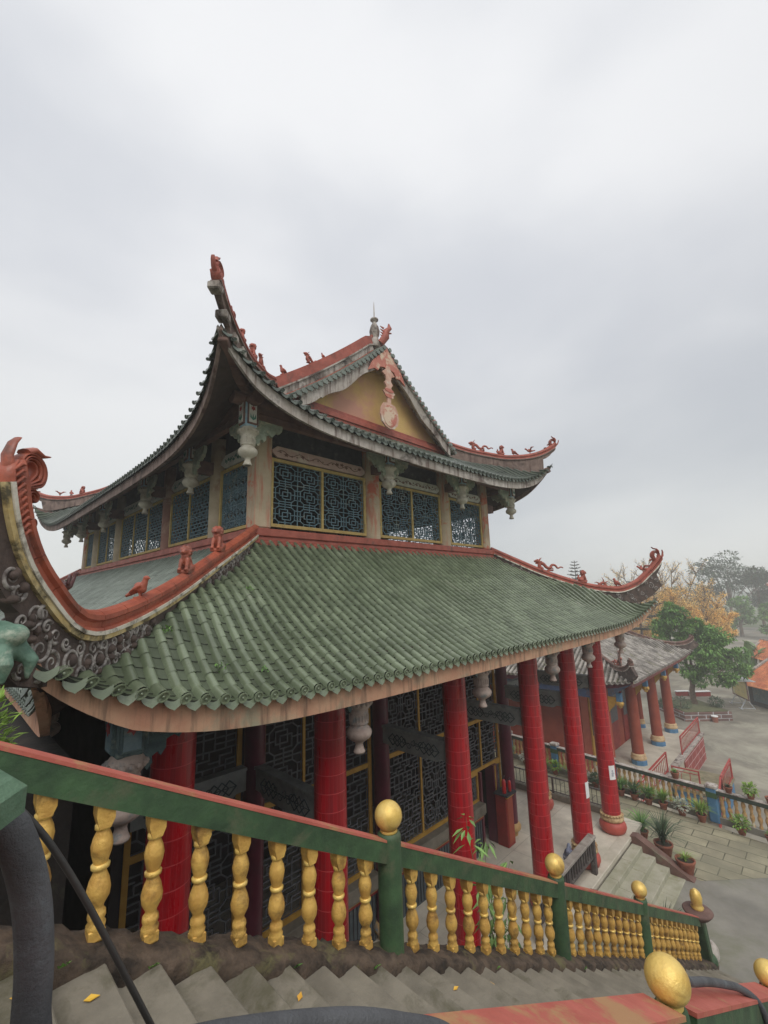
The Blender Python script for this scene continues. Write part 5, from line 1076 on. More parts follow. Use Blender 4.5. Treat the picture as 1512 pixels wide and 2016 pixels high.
# end post with a bud finial
mb = MB(); mb.bar((12.55, 2.95, -.62), (12.22, 2.95, .42), .2, .2, up=(0, 1, 0), bev=.02); ball(mb, (12.58, 2.9, -.55), (.14, .12, .14), 12, 8); ep = mb.build('end_post', GRN, FR)
mb = MB(); mb.bar((12.74, 2.95, -.6), (12.42, 2.95, .4), .16, .1, up=(0, 1, 0)); ball(mb, (12.86, 2.95, -.55), (.18, .16, .22), 12, 8); mb.build('pale_stone_buttress', WEATH, ep)
mb = MB(); mb.lathe([(.12, .36), (.2, .42), (.27, .5), (.285, .53), (.26, .55), (.12, .57)], (12.25, 2.95, 0), 24); mb.build('brown_disc', BROWN, ep)
mb = MB(); mb.lathe([(.11, .57), (.125, .6), (.09, .63), (.1, .66), (.11, .72), (.115, .79), (.09, .88), (.03, .93)], (12.25, 2.95, 0), 18); mb.build('gilt_bud', GOLDL, ep)
NR = railing('stair_railing', .745, -.1, [2.45, 4.82, 7.3], 11.6, 'nearest green and salmon stair railing with big gold balls, black pipe lying on it', 2.7, .27, 11.5, half=.075, nr=.068, nb=.088, dz=-.02)
mb = MB(); slopebeam(mb, -.3, 12.6, .6, .89, KT, .5, jit=.012, seg=.08); mb.build('stone_kerb', KERB, NR)
mb = MB(); mb.prism([(-.3, 5.7), (12.6, KT(12.6) - .45), (12.6, -1), (-.3, -1)], .2, lambda u, w, d: Vector((u, .64 + d, w))); mb.build('retaining_wall', KERB, NR)
# stepped capital newel beside the camera
CAP = mat('green_worn_stone', (96, 124, 100), (74, 104, 80), (104, 100, 84), rough=.9, scale=12, bump=.5, p3=.62); REDW = mat('worn_red_stone', (168, 78, 64), (146, 66, 54), (110, 96, 84), rough=.85, scale=10, bump=.4)
def octa(mb, prof, c, n=8): mb.lathe(prof, c, n, sm=False, axis=Matrix.Rotation(R(22.5 + 10), 3, 'Z'))
g = empty('corner_newel', (-.05, .79, 0), 'stubby newel with stepped green cap and red faceted body at the left edge', 'post')
mb = MB(); octa(mb, [(.14, 7.092), (.165, 7.106), (.165, 7.136), (.15, 7.148), (.06, 7.16)], (0, 0, 0)); octa(mb, [(.115, 7.045), (.135, 7.055), (.135, 7.085), (.12, 7.09)], (0, 0, 0)); mb.build('stepped_cap', CAP, g)
mb = MB(); octa(mb, [(.06, 6.1), (.07, 6.9), (.1, 6.955), (.145, 6.985), (.15, 7.01), (.125, 7.042)], (0, 0, 0)); mb.build('red_body', REDW, g)
# pipes
def curve(p, n=40): return resample([tuple(q) for q in p], n)
mb = MB(); mb.tube(curve([(.02, .90, 6.98), (.08, .92, 7.035), (.11, .92, 7.045), (.13, .92, 7.01), (.148, .92, 6.956), (.16, .92, 6.90), (.168, .92, 6.83), (.172, .92, 6.75), (.19, .90, 6.67), (.225, .82, 6.67), (.28, .75, 6.74), (.36, .72, 6.738), (.47, .72, 6.687), (.62, .72, 6.607), (.74, .72, 6.53), (.86, .70, 6.45), (.95, .66, 6.34)], 110), [.0245] * 48 + [.0245 - .0075 * i / 12 for i in range(12)] + [.017] * 51, 14)
tag(mb.build('insulated_pipe', PIPE), 'thick black foam-wrapped pipe bent over the corner newel at bottom left', 'pipe')
mb = MB(); mb.tube(curve([(2.48, .80, 5.60), (2.66, .78, 5.54), (2.9, .77, 5.40), (3.14, .76, 5.275), (3.45, .745, 5.1), (3.68, .72, 4.965), (3.86, .675, 4.82), (3.95, .648, 4.65), (4.0, .645, 4.45), (4.0, .645, 4.0)], 60), .02, 10)
tag(mb.build('drain_hose', PIPE), 'grey-black hose draped over the salmon railing behind the big gold ball', 'hose')
mb = MB(); mb.tube(curve([(.13, .95, 7.05), (.175, .95, 6.985), (.235, .95, 6.875), (.31, .95, 6.72), (.41, .95, 6.51)], 50), .005, 10)
tag(mb.build('thin_cable', BLKM), 'thin black cable slanting down from the foam pipe', 'cable')
# ------------------------------------------------------------------ plants
def leaf(mb, c, d, up, l, w, fold=.25, r=None, droop=0):
    c = Vector(c); d = Vector(d).normalized(); s = d.cross(Vector(up)); s = s.normalized() if s.length > 1e-4 else Vector((1, 0, 0)); n = s.cross(d)
    m1 = c + d * l * .45 + n * (w * fold) ; tp = c + d * l + Vector((0, 0, -droop * l))
    mb.add([c, m1 + s * w / 2, m1 - s * w / 2, tp, c + d * l * .45], [(0, 1, 4), (4, 1, 3), (0, 4, 2), (4, 3, 2)], 0, rng.random() if r is None else r)
def rdir(q=rng):
    while True:
        v = Vector((q.uniform(-1, 1), q.uniform(-1, 1), q.uniform(-1, 1)))
        if .05 < v.length < 1: return v.normalized()
def grassy(mb, c, n, h, w, spread=.8):
    c = Vector(c)
    for k in range(n):
        a = rng.uniform(0, 6.283); t = rng.uniform(.15, spread); hh = h * rng.uniform(.6, 1.1); o = Vector((math.cos(a), math.sin(a), 0)); p = []
        for i in range(6):
            s = i / 5; p.append(c + o * (t * hh * s * s * 1.2 + .02) + Vector((0, 0, hh * (s - .45 * t * s * s * s))))
        side = Vector((-o.y, o.x, 0)); vs = []
        for i, q in enumerate(p): ww = w * (1 - (i / 5) ** 2) / 2 + .001; vs += [q - side * ww, q + side * ww]
        mb.add(vs, [(2 * i, 2 * i + 1, 2 * i + 3, 2 * i + 2) for i in range(5)], 0, rng.random())
def bushy(mb, c, rx, rz, n, l, w):
    c = Vector(c)
    for k in range(n):
        d = rdir(); p = c + Vector((d.x * rx, d.y * rx, d.z * rz)) * rng.uniform(.35, 1); leaf(mb, p, (d + rdir() * .7), (0, 0, 1), l * rng.uniform(.6, 1.2), w)
POTP = [(.09, 0), (.1, .01), (.15, .2), (.16, .215), (.165, .25), (.14, .25), (.13, .2)]
def pot_plant(loc, s, kind, label, group, m=None, g=None):
    t = empty('potted_plant', loc, label, 'potted plant', group); mb = MB(); mb.lathe(POTP, n=18); o = mb.build('clay_pot', TERRA, t); o.scale = (s,) * 3
    mb = MB(); mb.lathe([(.135, .2), (.13, .215)], n=14); o = mb.build('soil', SOIL, t); o.scale = (s,) * 3
    mb = MB()
    if kind == 'grass': grassy(mb, (0, 0, .2 * s), int(120), .8 * s / 1.3, .034, 1.1)
    elif kind == 'leafy': bushy(mb, (0, 0, .36 * s), .26 * s, .2 * s, 190, .12, .06)
    elif kind == 'low': grassy(mb, (0, 0, .2 * s), 60, .2 * s, .02, 1.0)
    if mb.f: mb.build('foliage', m or LEAF, t)
    return t
pot_plant((17.0, 5.35, -.65), 1.1, 'grass', 'small potted spiky plant nearest the outermost red column by the steps', 'pots beside the steps')
pot_plant((16.35, 4.6, -.65), 1.6, 'grass', 'large arching grassy plant in a clay pot, middle pot beside the steps', 'pots beside the steps', LEAFD)
pot_plant((15.85, 3.95, -.65), 1.55, 'low', 'wide clay pot with short grass at the foot of the steps', 'pots beside the steps', LEAFB)
mb = MB(); grassy(mb, (12.5, 3.75, -.65), 70, .9, .035, 1.0); tag(mb.build('spiky_plant', LEAFD), 'dark spiky plant growing at the left foot of the front steps', 'plant')
mb = MB(); grassy(mb, (16.2, 4.15, -.65), 50, .35, .014, 1.1); tag(mb.build('dry_grass_tuft', leafm('dry_grass', (150, 150, 96), (120, 116, 76))), 'dry grass tuft around the pots beside the steps', 'plant')
# leggy weed in front of the red column
t = empty('leggy_weed', (5.3, 3.22, 1.9), 'leggy weed with drooping narrow leaves growing behind the gold balusters', 'plant')
mbs, mbl = MB(), MB()
for (dx, dy, dz) in ((-.22, .42, 2.65), (.28, .5, 2.2), (.75, .45, 1.75), (.05, .35, 1.9), (-.5, .4, 1.2), (.5, .35, 1.1), (.2, .25, .8)):
    top = Vector((dx, dy, dz)); pts = [Vector(p) for p in resample([(0, 0, 0), (dx * .35 + .05, dy * .6, dz * .45), (dx * .85, dy, dz * .85), (dx * 1.05, dy * 1.05, dz)], 16)]
    mbs.tube(pts, [.012 * (1 - .75 * i / 16) for i in range(17)], 5)
    for i in range(3, 17):
        for k in range(5):
            a = rng.uniform(0, 6.283); d = Vector((math.cos(a), math.sin(a), rng.uniform(-.9, .1))); l = rng.uniform(.12, .24); b = pts[i] + d * .05; leaf(mbl, b, d + Vector((0, 0, -.4)), (0, 0, 1), l, .055, .2)
mbs.build('stem', leafm('weed_stem', (120, 128, 86), (140, 100, 86)), t); mbl.build('leaves', leafm('weed_leaf', (128, 160, 88), (96, 132, 66)), t)
# weeds on roof tiles and kerb
for i, (a, v, s_, lab) in enumerate(((2.15, 2.2, .7, 'upper'), (2.45, 1.75, 1.0, 'larger middle'), (1.35, .3, .8, 'eave-side'), (1.9, .28, .6, 'small eave-side'), (.9, .62, .9, 'horn-side'))):
    p = LR.P(0, a, v, .02); mb = MB()
    for k in range(int(26 * s_)): leaf(mb, p + Vector((rng.uniform(-.05, .05), rng.uniform(-.1, .1) * s_, .02 + rng.uniform(0, .06))), rdir() + Vector((0, 0, .5)), (0, 0, 1), .04, .022)
    tag(mb.build('roof_weed', LEAF), lab + ' tuft of tiny weeds rooted between the green roof tiles', 'weed', 'weeds on the roof')
for i, x in enumerate((.62, 1.02, 1.9, 2.6, 4.2, 6.1)):
    mb = MB(); p = Vector((x, 2.77, zn(x) - .02))
    for k in range(9): leaf(mb, p + Vector((rng.uniform(-.02, .02), 0, .01)), Vector((rng.uniform(-1, 1), -.5, rng.uniform(.3, 1))), (0, 0, 1), .035, .014)
    tag(mb.build('step_weed', LEAF), 'tiny green sprout in the joint between steps and mossy kerb', 'weed', 'sprouts along the kerb')
for i, (x, y) in enumerate(((.17, 2.45), (.35, 2.3), (.42, 2.62), (.62, 2.32), (.7, 2.6), (1.35, 2.45), (1.78, 2.55), (3.2, 2.5), (3.9, 2.65), (2.9, 1.9))):
    k_ = math.ceil((x - .80) / .27); z = 5.62 - .1434 * k_ + .006; mb = MB(); a = rng.uniform(0, 6.28); l = rng.uniform(.02, .034)
    f = lambda u, w, h: (x + u * math.cos(a) - w * math.sin(a), y + u * math.sin(a) + w * math.cos(a), z + h)
    mb.add([f(-l, 0, 0), f(-l * .2, l * .5, .008), f(l, .0, .004), f(-l * .1, -l * .55, .003), f(-l, 0, -.002), f(-l * .2, l * .5, .006), f(l, .0, .002), f(-l * .1, -l * .55, .001)], [(0, 1, 2, 3), (4, 7, 6, 5)])
    tag(mb.build('fallen_leaf', YLEAF), 'small yellow leaf fallen on the grey stone stairs', 'leaf', 'leaves fallen on the stairs')
# bush on the terrace at far left
t = empty('terrace_bush', (.27, 3.5, 5.95), 'bright green bush beyond the railing at the far left edge', 'bush'); mb = MB(); bushy(mb, (0, 0, .62), .15, .34, 700, .07, .024); mb.tube([(0, 0, -.1), (0, 0, .5)], .02, 6); mb.build('foliage', LEAFB, t)
# ------------------------------------------------------------------ courtyard balustrade
g = empty('courtyard_balustrade', (0, 0, 0), 'weathered courtyard balustrade with dark green rail and ochre balusters above the plaza', 'balustrade')
BA, BB = Vector((20.95, 13.0, 0)), Vector((19.5, 1.4, 0)); bd = (BB - BA); bl = bd.length; bu = bd / bl
OCB = mat('ochre_baluster', (196, 158, 104), (170, 130, 84), (206, 196, 170), rough=.8, scale=5, p3=.6); DGR = mat('dark_green_rail', (58, 72, 62), (44, 56, 48), (84, 84, 72), rough=.7, scale=3, p3=.64)
mb = MB(); mb.bar(BA + Vector((0, 0, .32)), BB + Vector((0, 0, .32)), .2, .13, bev=.01); mb.build('top_rail', DGR, g)
mb = MB(); mb.bar(BA + Vector((0, 0, .395)), BB + Vector((0, 0, .395)), .22, .02); mb.build('worn_rail_edge', WEATH, g)
mb = MB(); mb.bar(BA + Vector((0, 0, -.54)), BB + Vector((0, 0, -.54)), .2, .2); mb.build('base_curb', CONC, g)
mb = MB(); mb.lathe([(.05, 0), (.055, .06), (.035, .1), (.04, .14), (.07, .25), (.065, .32), (.035, .4), (.05, .42), (.035, .44), (.065, .54), (.06, .6), (.035, .68), (.055, .7)], n=8); fb0 = mb.build('baluster', OCB, g)
nb = int(bl / .2); firstb = True
for i in range(nb):
    p = BA + bu * (.1 + i * .2); 
    if firstb: fb0.location = (p.x, p.y, -.44); firstb = False
    else: copy_tree(fb0, g, (p.x, p.y, -.44))
for i, s_ in enumerate((.8, 3.3, 5.8, 9.25)):
    p = BA + bu * s_; mb = MB(); q = math.atan2(bu.y, bu.x); mb.box((p.x, p.y, -.1), (.3, .28, 1.1), q, bev=.03); o = mb.build('post', BLUE, g)
    mb = MB(); mb.box((p.x, p.y, .48), (.34, .32, .12), q, bev=.03); mb.build('post_cap', WEATH, o)
    mb = MB(); mb.box((p.x, p.y, .22), (.31, .29, .18), q); mb.build('green_band', GRN, o)
for i, (s_, kd, m, lab) in enumerate(((8.15, 'low', LEAF, 'empty-looking clay pot on the rail left of the blue post'), (9.75, 'low', LEAFD, 'clay pot with withered stalks on the rail just right of the blue post'), (10.35, 'leafy', LEAFB, 'clay pot with yellow-green leaves on the balustrade rail'), (10.85, 'none', LEAF, 'bare clay pot on the balustrade rail, beside the yellow-green one'), (11.3, 'none', LEAF, 'bare clay pot at the right edge of the balustrade rail'))):
    p = BA + bu * s_; pot_plant((p.x, p.y, .4), .8 if i else .9, kd, lab, 'pots on the balustrade rail', m)
q = 0
for i, (s_, kd, m) in enumerate(((1.0, 'grass', LEAF), (1.9, 'leafy', leafm('silver_leaf', (190, 190, 176), (150, 156, 140))), (2.8, 'leafy', LEAFB), (3.4, 'leafy', LEAFB), (4.2, 'grass', LEAF), (4.7, 'leafy', MATS['silver_leaf']), (5.2, 'leafy', LEAFD), (5.7, 'grass', LEAFD), (6.2, 'grass', LEAF), (6.7, 'grass', LEAFD), (7.2, 'grass', LEAF), (7.7, 'grass', LEAFB), (8.3, 'leafy', MATS['silver_leaf']), (8.9, 'grass', LEAFB), (10.0, 'leafy', LEAFB), (10.75, 'low', LEAF), (11.35, 'grass', LEAF))):
    p = BA + bu * s_ + Vector((-.34, 0, 0)); nm = {'grass': 'grassy', 'leafy': 'leafy', 'low': 'low'}[kd]
    cn = {'leaf_green': 'green', 'silver_leaf': 'silver-grey', 'leaf_bright': 'yellow-green', 'leaf_dark': 'dark green'}[m.name]
    zone = 'behind the red columns' if s_ < 4 else ('left of the blue post' if s_ < 9.2 else 'right of the blue post')
    pot_plant((p.x, p.y, -.65), .95, kd, '%s %s plant %d at the balustrade foot, %s' % (cn, nm, i + 1, zone), 'pots along the foot of the balustrade', m)
# ------------------------------------------------------------------ second hall, lower down
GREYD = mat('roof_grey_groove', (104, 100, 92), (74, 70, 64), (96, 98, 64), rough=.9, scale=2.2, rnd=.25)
h2 = empty('side_hall', (0, 0, 0), 'single-storey side hall with mossy grey tiled roof and orange-red columns', 'temple')
R2 = Roof(23.7, 36.5, 7.35, 30, 2.72, 3.25, .9, .45, 1.0, lambda v: .42 * v + .03 * v * v)
for k in range(4):
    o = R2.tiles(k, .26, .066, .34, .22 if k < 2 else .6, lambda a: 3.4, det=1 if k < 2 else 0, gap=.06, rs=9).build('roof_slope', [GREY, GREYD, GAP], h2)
    R2.strip(k, -.05, -.26, .06, .06, 60).build('eave_board', PURP, o); R2.soffit(k, -.16, 3.3, .1).build('eave_soffit', SOFF, o)
c2 = [(0, 4.95), (1.0, 4.35), (2.0, 3.85), (2.8, 3.62), (3.3, 3.62), (3.6, 3.75), (3.75, 3.92)]
surf2 = lambda d: R2.z(0, 3.4 - d, 3.4 - d) if d < 3.8 else None
RB = mat('brown_ridge', (120, 88, 76), (92, 68, 60), (150, 142, 130), rough=.75, scale=3, p3=.6)
for (ox, oy, dx, dy) in ((27.1, 10.75, -1, -1), (33.1, 10.75, 1, -1), (27.1, 26.6, -1, 1), (33.1, 26.6, 1, 1)):
    hh, HX, _ = hip_ridge(h2, (ox, oy), dx, dy, c2, surf2, RB, WEATH, None, CARVE, W_=.22, H=.22, n=24, carve_out=.2, leafy=.45, scroll=False)
    if dx < 0 and dy < 0:
        put(FIGF['dragon'], 'dragon_figure', hh, HX(19, .0, 0), R(135), .95); mb = MB(); p = HX(20, 0, 0); mb.tube([p, p + Vector((0, .1, .5)), p + Vector((.05, .1, 1.1))], .012, 5); mb.tube([p, p + Vector((-.15, 0, .3)), p + Vector((0, 0, .6)), p + Vector((-.1, 0, .7))], .05, 6); mb.build('wire_and_crest', RB, hh)
mb = MB(); mb.bb(27.0, 33.2, 10.65, 26.7, 4.4, 4.75, bev=.03); mb.build('flat_crown', RB, h2)
mb = MB(); mb.bb(25.3, 25.6, 10.3, 27, -2.2, 2.6); mb.bb(25.6, 34.6, 10.3, 10.6, -2.2, 2.6); mb.bb(34.3, 34.6, 10.6, 27, -2.2, 2.6); mb.bb(25.6, 34.3, 26.7, 27, -2.2, 2.6); w2 = mb.build('orange_red_wall', ORED, h2)
mb = MB(); mb.bb(25.28, 25.3, 12, 26, .9, .93); mb.build('white_line', TRIM_W, w2)
mb = MB(); mb.bb(25.24, 25.3, 13.2, 13.8, -1.0, -.35); mb.build('white_panel', PAPER, w2)
for x in (26.3, 28.9, 31.6): mb = MB(); mb.bb(x, x + 1.7, 10.22, 10.3, -2.1, 1.6); o = mb.build('door_panel', YEL if x == 26.3 else DRED, w2); mb = MB(); mb.bb(x + .1, x + 1.6, 10.18, 10.22, -.6, 1.4); mb.build('door_lattice', LATG, o)
mb = MB(); mb.lathe([(.3, .5), (.28, 4.8)], n=20); c2p = mb.build('orange_column', ORED, h2, (24.0, 8.65, -2.2))
mb = MB(); mb.lathe([(.36, .24), (.4, .3), (.4, .36), (.35, .41), (.37, .46), (.36, .52), (.3, .56)], n=20); mb.build('cream_ring', mat('cream_base_ring', (206, 180, 140), (184, 154, 116), (150, 110, 84), rough=.8, scale=6), c2p)
mb = MB(); mb.lathe([(.4, 0), (.4, .2), (.36, .245)], n=8, sm=False); mb.build('blue_foot', BLUE, c2p)
for (x, y) in ((28.4, 8.65), (32.4, 8.65), (35.7, 8.65), (24.0, 12.6), (24.0, 16.8), (24.0, 21), (24.0, 25), (35.7, 12.6), (35.7, 17)): copy_tree(c2p, h2, (x, y, -2.2))
for (x, y) in ((32.6, 10.0), (35.6, 10.4)): o = copy_tree(c2p, h2, (x, y, -2.2)); o.scale = (.62, .62, 1)
for x in (24.0, 28.4, 32.4, 35.7):
    mb = MB(); mb.box((x, 7.85, 2.12), (.24, .24, .4), bev=.02); o = mb.build('blue_pendant_block', BLUE, h2); mb = MB(); mb.lathe([(.03, 1.62), (.1, 1.65), (.08, 1.7), (.17, 1.76), (.19, 1.84), (.17, 1.9), (.12, 1.93)], (x, 7.85, 0), 12); mb.build('gilt_lotus_drop', GOLD, o)
    mb = MB(); mb.prism([(7.9, 2.1), (8.5, 2.1), (8.5, 1.2), (8.3, 1.5), (8.1, 1.7)], .1, lambda u, w, d: Vector((x - .05 + d, u, w))); mb.build('gilt_bracket', YEL, h2)
mb = MB(); mb.bb(23.9, 35.8, 8.5, 8.75, 1.95, 2.35); mb.bb(23.87, 24.12, 8.75, 26, 1.95, 2.35); mb.build('blue_beam', mat('dark_blue_beam', (56, 78, 112), (44, 60, 92), (90, 60, 56), rough=.7, scale=4, p3=.58), h2)
mb = MB(); mb.bb(22.4, 36.6, 7.15, 27.5, -3.9, -2.2, bev=.02); p2 = mb.build('platform', PLAT, h2)
mb = MB(); mb.bb(31.2, 36.62, 7.08, 7.15, -3.85, -2.3); mb.build('red_tiled_face', REDBR, p2); mb = MB(); mb.bb(22.4, 36.7, 7.0, 7.35, -2.3, -2.18); mb.build('pale_coping', WEATH, p2)
# landing and its flight
mb = MB(); mb.bb(27.95, 31.2, 4.9, 7.08, -2.92, -2.8); l_ = mb.build('landing', mat('landing_stone', (150, 140, 112), (120, 112, 90), (100, 104, 72), rough=.9), p2)
mb = MB(); mb.bb(28.02, 31.1, 4.95, 7.06, -3.85, -2.92); mb.build('blue_landing_wall', BLUE, l_)
mb = MB()
for i in range(6): mb.bb(27.95 - .3 * (i + 1), 27.95 - .3 * i, 4.95, 5.8, -3.85, -2.95 - .16 * i)
mb.build('landing_steps', STEP, l_)
RM = mat('red_metal_rail', (178, 66, 60), (156, 54, 50), (196, 120, 112), rough=.6, scale=4, p3=.62)
def metal_rail(nm, pts, label, h=.95, n_=.3, grp='red metal railings of the side hall'):
    o = empty(nm, pts[0], label, 'railing', grp); mb = MB(); p0 = Vector(pts[0]); U = Vector((0, 0, 1))
    for a, b in zip(pts, pts[1:]):
        a = Vector(a) - p0; b = Vector(b) - p0; mb.bar(a + U * h, b + U * h, .07, .05); mb.bar(a + U * (h - .16), b + U * (h - .16), .04, .03); mb.bar(a + U * .08, b + U * .08, .04, .03); l = (b - a).length; k = int(l / n_)
        for i in range(k + 1): q = a + (b - a) * (i / k); mb.bar(q + U * .08, q + U * (h - .16), .024, .024, up=(0, 1, 0))
        for q in (a, b): mb.bar(q, q + U * (h + .03), .06, .06, up=(0, 1, 0))
    mb.build('rail_bars', RM, o); return o
metal_rail('metal_railing', [(31.3, 7.2, -2.18), (36.4, 7.2, -2.18)], 'red metal railing along the far front edge of the side hall platform')
metal_rail('metal_railing', [(22.6, 7.2, -2.18), (28.0, 7.2, -2.18)], 'red metal railing along the near front edge of the side hall platform')
metal_rail('metal_railing', [(28.0, 7.0, -2.8), (28.0, 5.85, -2.8)], 'red metal railing round the blue landing')
metal_rail('metal_railing', [(31.0, 4.95, -2.8), (28.0, 4.95, -2.8), (26.2, 4.95, -3.7)], 'red metal stair railing sloping down from the landing to the plaza')
# ------------------------------------------------------------------ plaza things
pl = empty('brick_planter', (47.3, 9.6, -3.8), 'long dark brick planter around the green tree', 'planter')
mb = MB(); mb.box((.9, .3, .35), (4.4, 3.9, .7), .75, bev=.03); mb.build('brick_wall', brick_mat('planter_brick', (124, 92, 84), (104, 78, 72), (176, 178, 180), 1, .9, .3, plane='YZ', ms=.03), pl)
mb = MB(); mb.box((.9, .3, .72), (4.1, 3.6, .08), .75); mb.build('planted_soil', mat('mossy_soil', (104, 104, 74), (84, 88, 58), None, rough=1), pl)
def blob_leaves(mb, c, r, n, l, w, flat=1.0, q=rng):
    c = Vector(c)
    for k in range(n):
        d = rdir(q); rr = r * q.uniform(.55, 1.05); p = c + Vector((d.x, d.y, d.z * flat)) * rr
        leaf(mb, p, d + rdir(q) * .9 + Vector((0, 0, -.25)), (0, 0, 1), l * q.uniform(.6, 1.3), w)
def limb(mb, a, b, r0, r1, q, wob=.12, n=8):
    a = Vector(a); b = Vector(b); L_ = (b - a).length; pts = []
    off = rdir(q) * wob * L_
    for i in range(n + 1): t = i / n; pts.append(a.lerp(b, t) + off * math.sin(math.pi * t) + rdir(q) * (.02 * L_))
    mb.tube(pts, [r0 + (r1 - r0) * i / n for i in range(n + 1)], 7); return pts
def tree(name, base, label, cat, trunk_h, crown, lm, bark, seed, l, w, clump=(1.0, 1.6), n_leaf=170, group=None, flat=.75, trunk_r=.22):
    q = random.Random(seed); t = empty(name, base, label, cat, group); mt, ml = MB(), MB()
    top = Vector((0, 0, trunk_h)); limb(mt, (0, 0, 0), top, trunk_r, trunk_r * .7, q, .03)
    for (cx, cy, cz, cr, nc) in crown:
        C_ = Vector((cx, cy, cz)); pts = limb(mt, top - Vector((0, 0, trunk_h * q.uniform(0, .3))), C_, trunk_r * .5, .05, q)
        for j in range(nc):
            d = rdir(q); p = C_ + Vector((d.x, d.y, d.z * .8)) * cr * q.uniform(.3, 1.0); limb(mt, pts[-3], p, .05, .015, q, .1, 4)
            blob_leaves(ml, p, q.uniform(*clump), n_leaf, l, w, flat, q)
    mt.build('trunk', bark, t); ml.build('crown', lm, t); return t
# screen-right and depth directions at this spot
U2 = Vector((.70, -.71, 0)); D2 = Vector((.71, .70, 0))
def cr_(lst): return [((U2 * a + D2 * b).x, (U2 * a + D2 * b).y, c, r, n) for a, b, c, r, n in lst]
tree('broadleaf_tree', (49.0, 9.7, -3.4), 'leafy green tree rising from the brick planter on the plaza', 'tree', 3.2, cr_([(-.9, 0, 8.3, 1.1, 10), (-1.7, .5, 6.8, .9, 7), (.4, 0, 6.6, 1.7, 18), (2.2, -.5, 5.6, 1.7, 16), (3.6, 0, 4.3, 1.3, 8), (.6, -1, 4.2, 1.7, 15), (-1.0, 0, 4.8, 1.3, 8), (2.8, -.6, 2.9, 1.2, 7), (.2, -.5, 2.7, .9, 4), (4.8, .2, 3.2, .8, 4)]), LEAF, BARK, 3, .34, .16, (.35, .8), 150, flat=.6, trunk_r=.26)
for i, (a, b, r, m) in enumerate(((-1.5, .2, .75, LEAFD), (-2.9, .5, .5, LEAFD), (1.6, .0, .55, LEAFD))):
    p = Vector((48.6, 10.1, -3.0)) + U2 * a - D2 * 1.2; t = empty('clipped_shrub', p, ('wide dark shrub left of the tree in the planter', 'small dark shrub at the left end of the planter', 'round clipped shrub right of the tree in the planter')[i], 'shrub', 'shrubs in the planter'); mb = MB(); blob_leaves(mb, (0, 0, .35), r, 420, .16, .08, .75); mb.build('foliage', m, t); mb = MB(); mb.tube([(0, 0, -.1), (0, 0, .4)], .05, 6); mb.build('stem', BARK, t)
p = Vector((46.6, 8.0, -3.8)); g = empty('concrete_bollard', p, 'short round planter block with a white top beside the brick planter', 'bollard'); mb = MB(); mb.lathe([(.2, 0), (.24, .42), (.24, .44)], n=14); mb.build('body', TERRA, g); mb = MB(); mb.lathe([(.25, .44), (.25, .5)], n=14); mb.build('white_top', PAPER, g)
for i, (x, y, l) in enumerate(((55.5, 12.0, 1.2), (56.3, 10.6, 2.0))):
    g = empty('low_wall', (x, y, -3.8), ('low red wall segment with white coping, left of the tree trunk', 'low red wall segment with white coping, right of the tree trunk')[i], 'wall', 'low red walls on the plaza'); mb = MB(); mb.box((0, 0, .22), (.3, l, .44), R(45)); mb.build('wall_body', DRED, g); mb = MB(); mb.box((0, 0, .47), (.4, l + .1, .06), R(45)); mb.build('coping', PAPER, g)
# ginkgo
def ginkgo(base, H, seed, label, sc1, dens):
    q = random.Random(seed); t = empty('ginkgo_tree', base, label, 'tree', 'ginkgo trees'); mt, ml = MB(), MB()
    def br(a, d, L_, r, lev):
        b = a + d * L_; pts = []
        n = 6
        for i in range(n + 1): s = i / n; pts.append(a + d * L_ * s + Vector((0, 0, .12 * L_ * s * s)) + rdir(q) * .02 * L_)
        mt.tube(pts, [r * (1 - .6 * i / n) for i in range(n + 1)], 5)
        if lev >= 2:
            for i in range(1, n + 1):
                s_ = max(0, 1 - (pts[i].z / H) * dens[0]) + dens[1]
                for k in range(int(9 * s_ * q.uniform(.2, 1.6))):
                    p = pts[i] + rdir(q) * q.uniform(.05, .34); leaf(ml, p, rdir(q), (0, 0, 1), .14, .12, .1)
            return
        for i in range(1, n + 1):
            for k in range(3 if lev else 4):
                a_ = q.uniform(0, 6.283); dd = (d * .75 + Vector((math.cos(a_), math.sin(a_), .15)) * .75).normalized(); br(pts[i], dd, L_ * q.uniform(.22, .42) * (1.15 - .5 * i / n), r * .35, lev + 1)
    mt.tube([(0, 0, 0), (0, 0, H * .35)], [.3, .22], 8)
    for (u, d_, h, l0) in sc1:
        tgt = U2 * u + D2 * d_; a = Vector((0, 0, H * .33)) ; v = tgt + Vector((0, 0, h)) - a; br(a, v.normalized(), v.length, .13, 0)
    mt.build('trunk', BARK, t); ml.build('crown', LEAFY, t)
ginkgo((70.5, 16.0, -3.8), 12.5, 5, 'taller half-bare ginkgo with orange-yellow leaves behind the green tree', [(-6.0, 0, 10.6, 0), (-4.3, 1, 11.5, 0), (-1.8, 0, 12.2, 0), (.2, 0, 11.8, 0), (2.4, 1, 12.0, 0), (5.2, 0, 11.5, 0), (-6.5, 0, 7.5, 0), (-5.5, 0, 5.2, 0), (1.0, -1, 9, 0)], (1.05, .1))
ginkgo((71.3, 11.7, -3.8), 10.5, 11, 'yellow ginkgo with dense leaves to the right of the green tree', [(.6, 0, 9.6, 0), (2.2, 0, 8.4, 0), (-1.5, 0, 7.4, 0), (3.2, 0, 6.2, 0), (1.2, 0, 6.4, 0), (3.0, 0, 4.4, 0), (-.2, -1, 5.0, 0)], (1.1, .16))
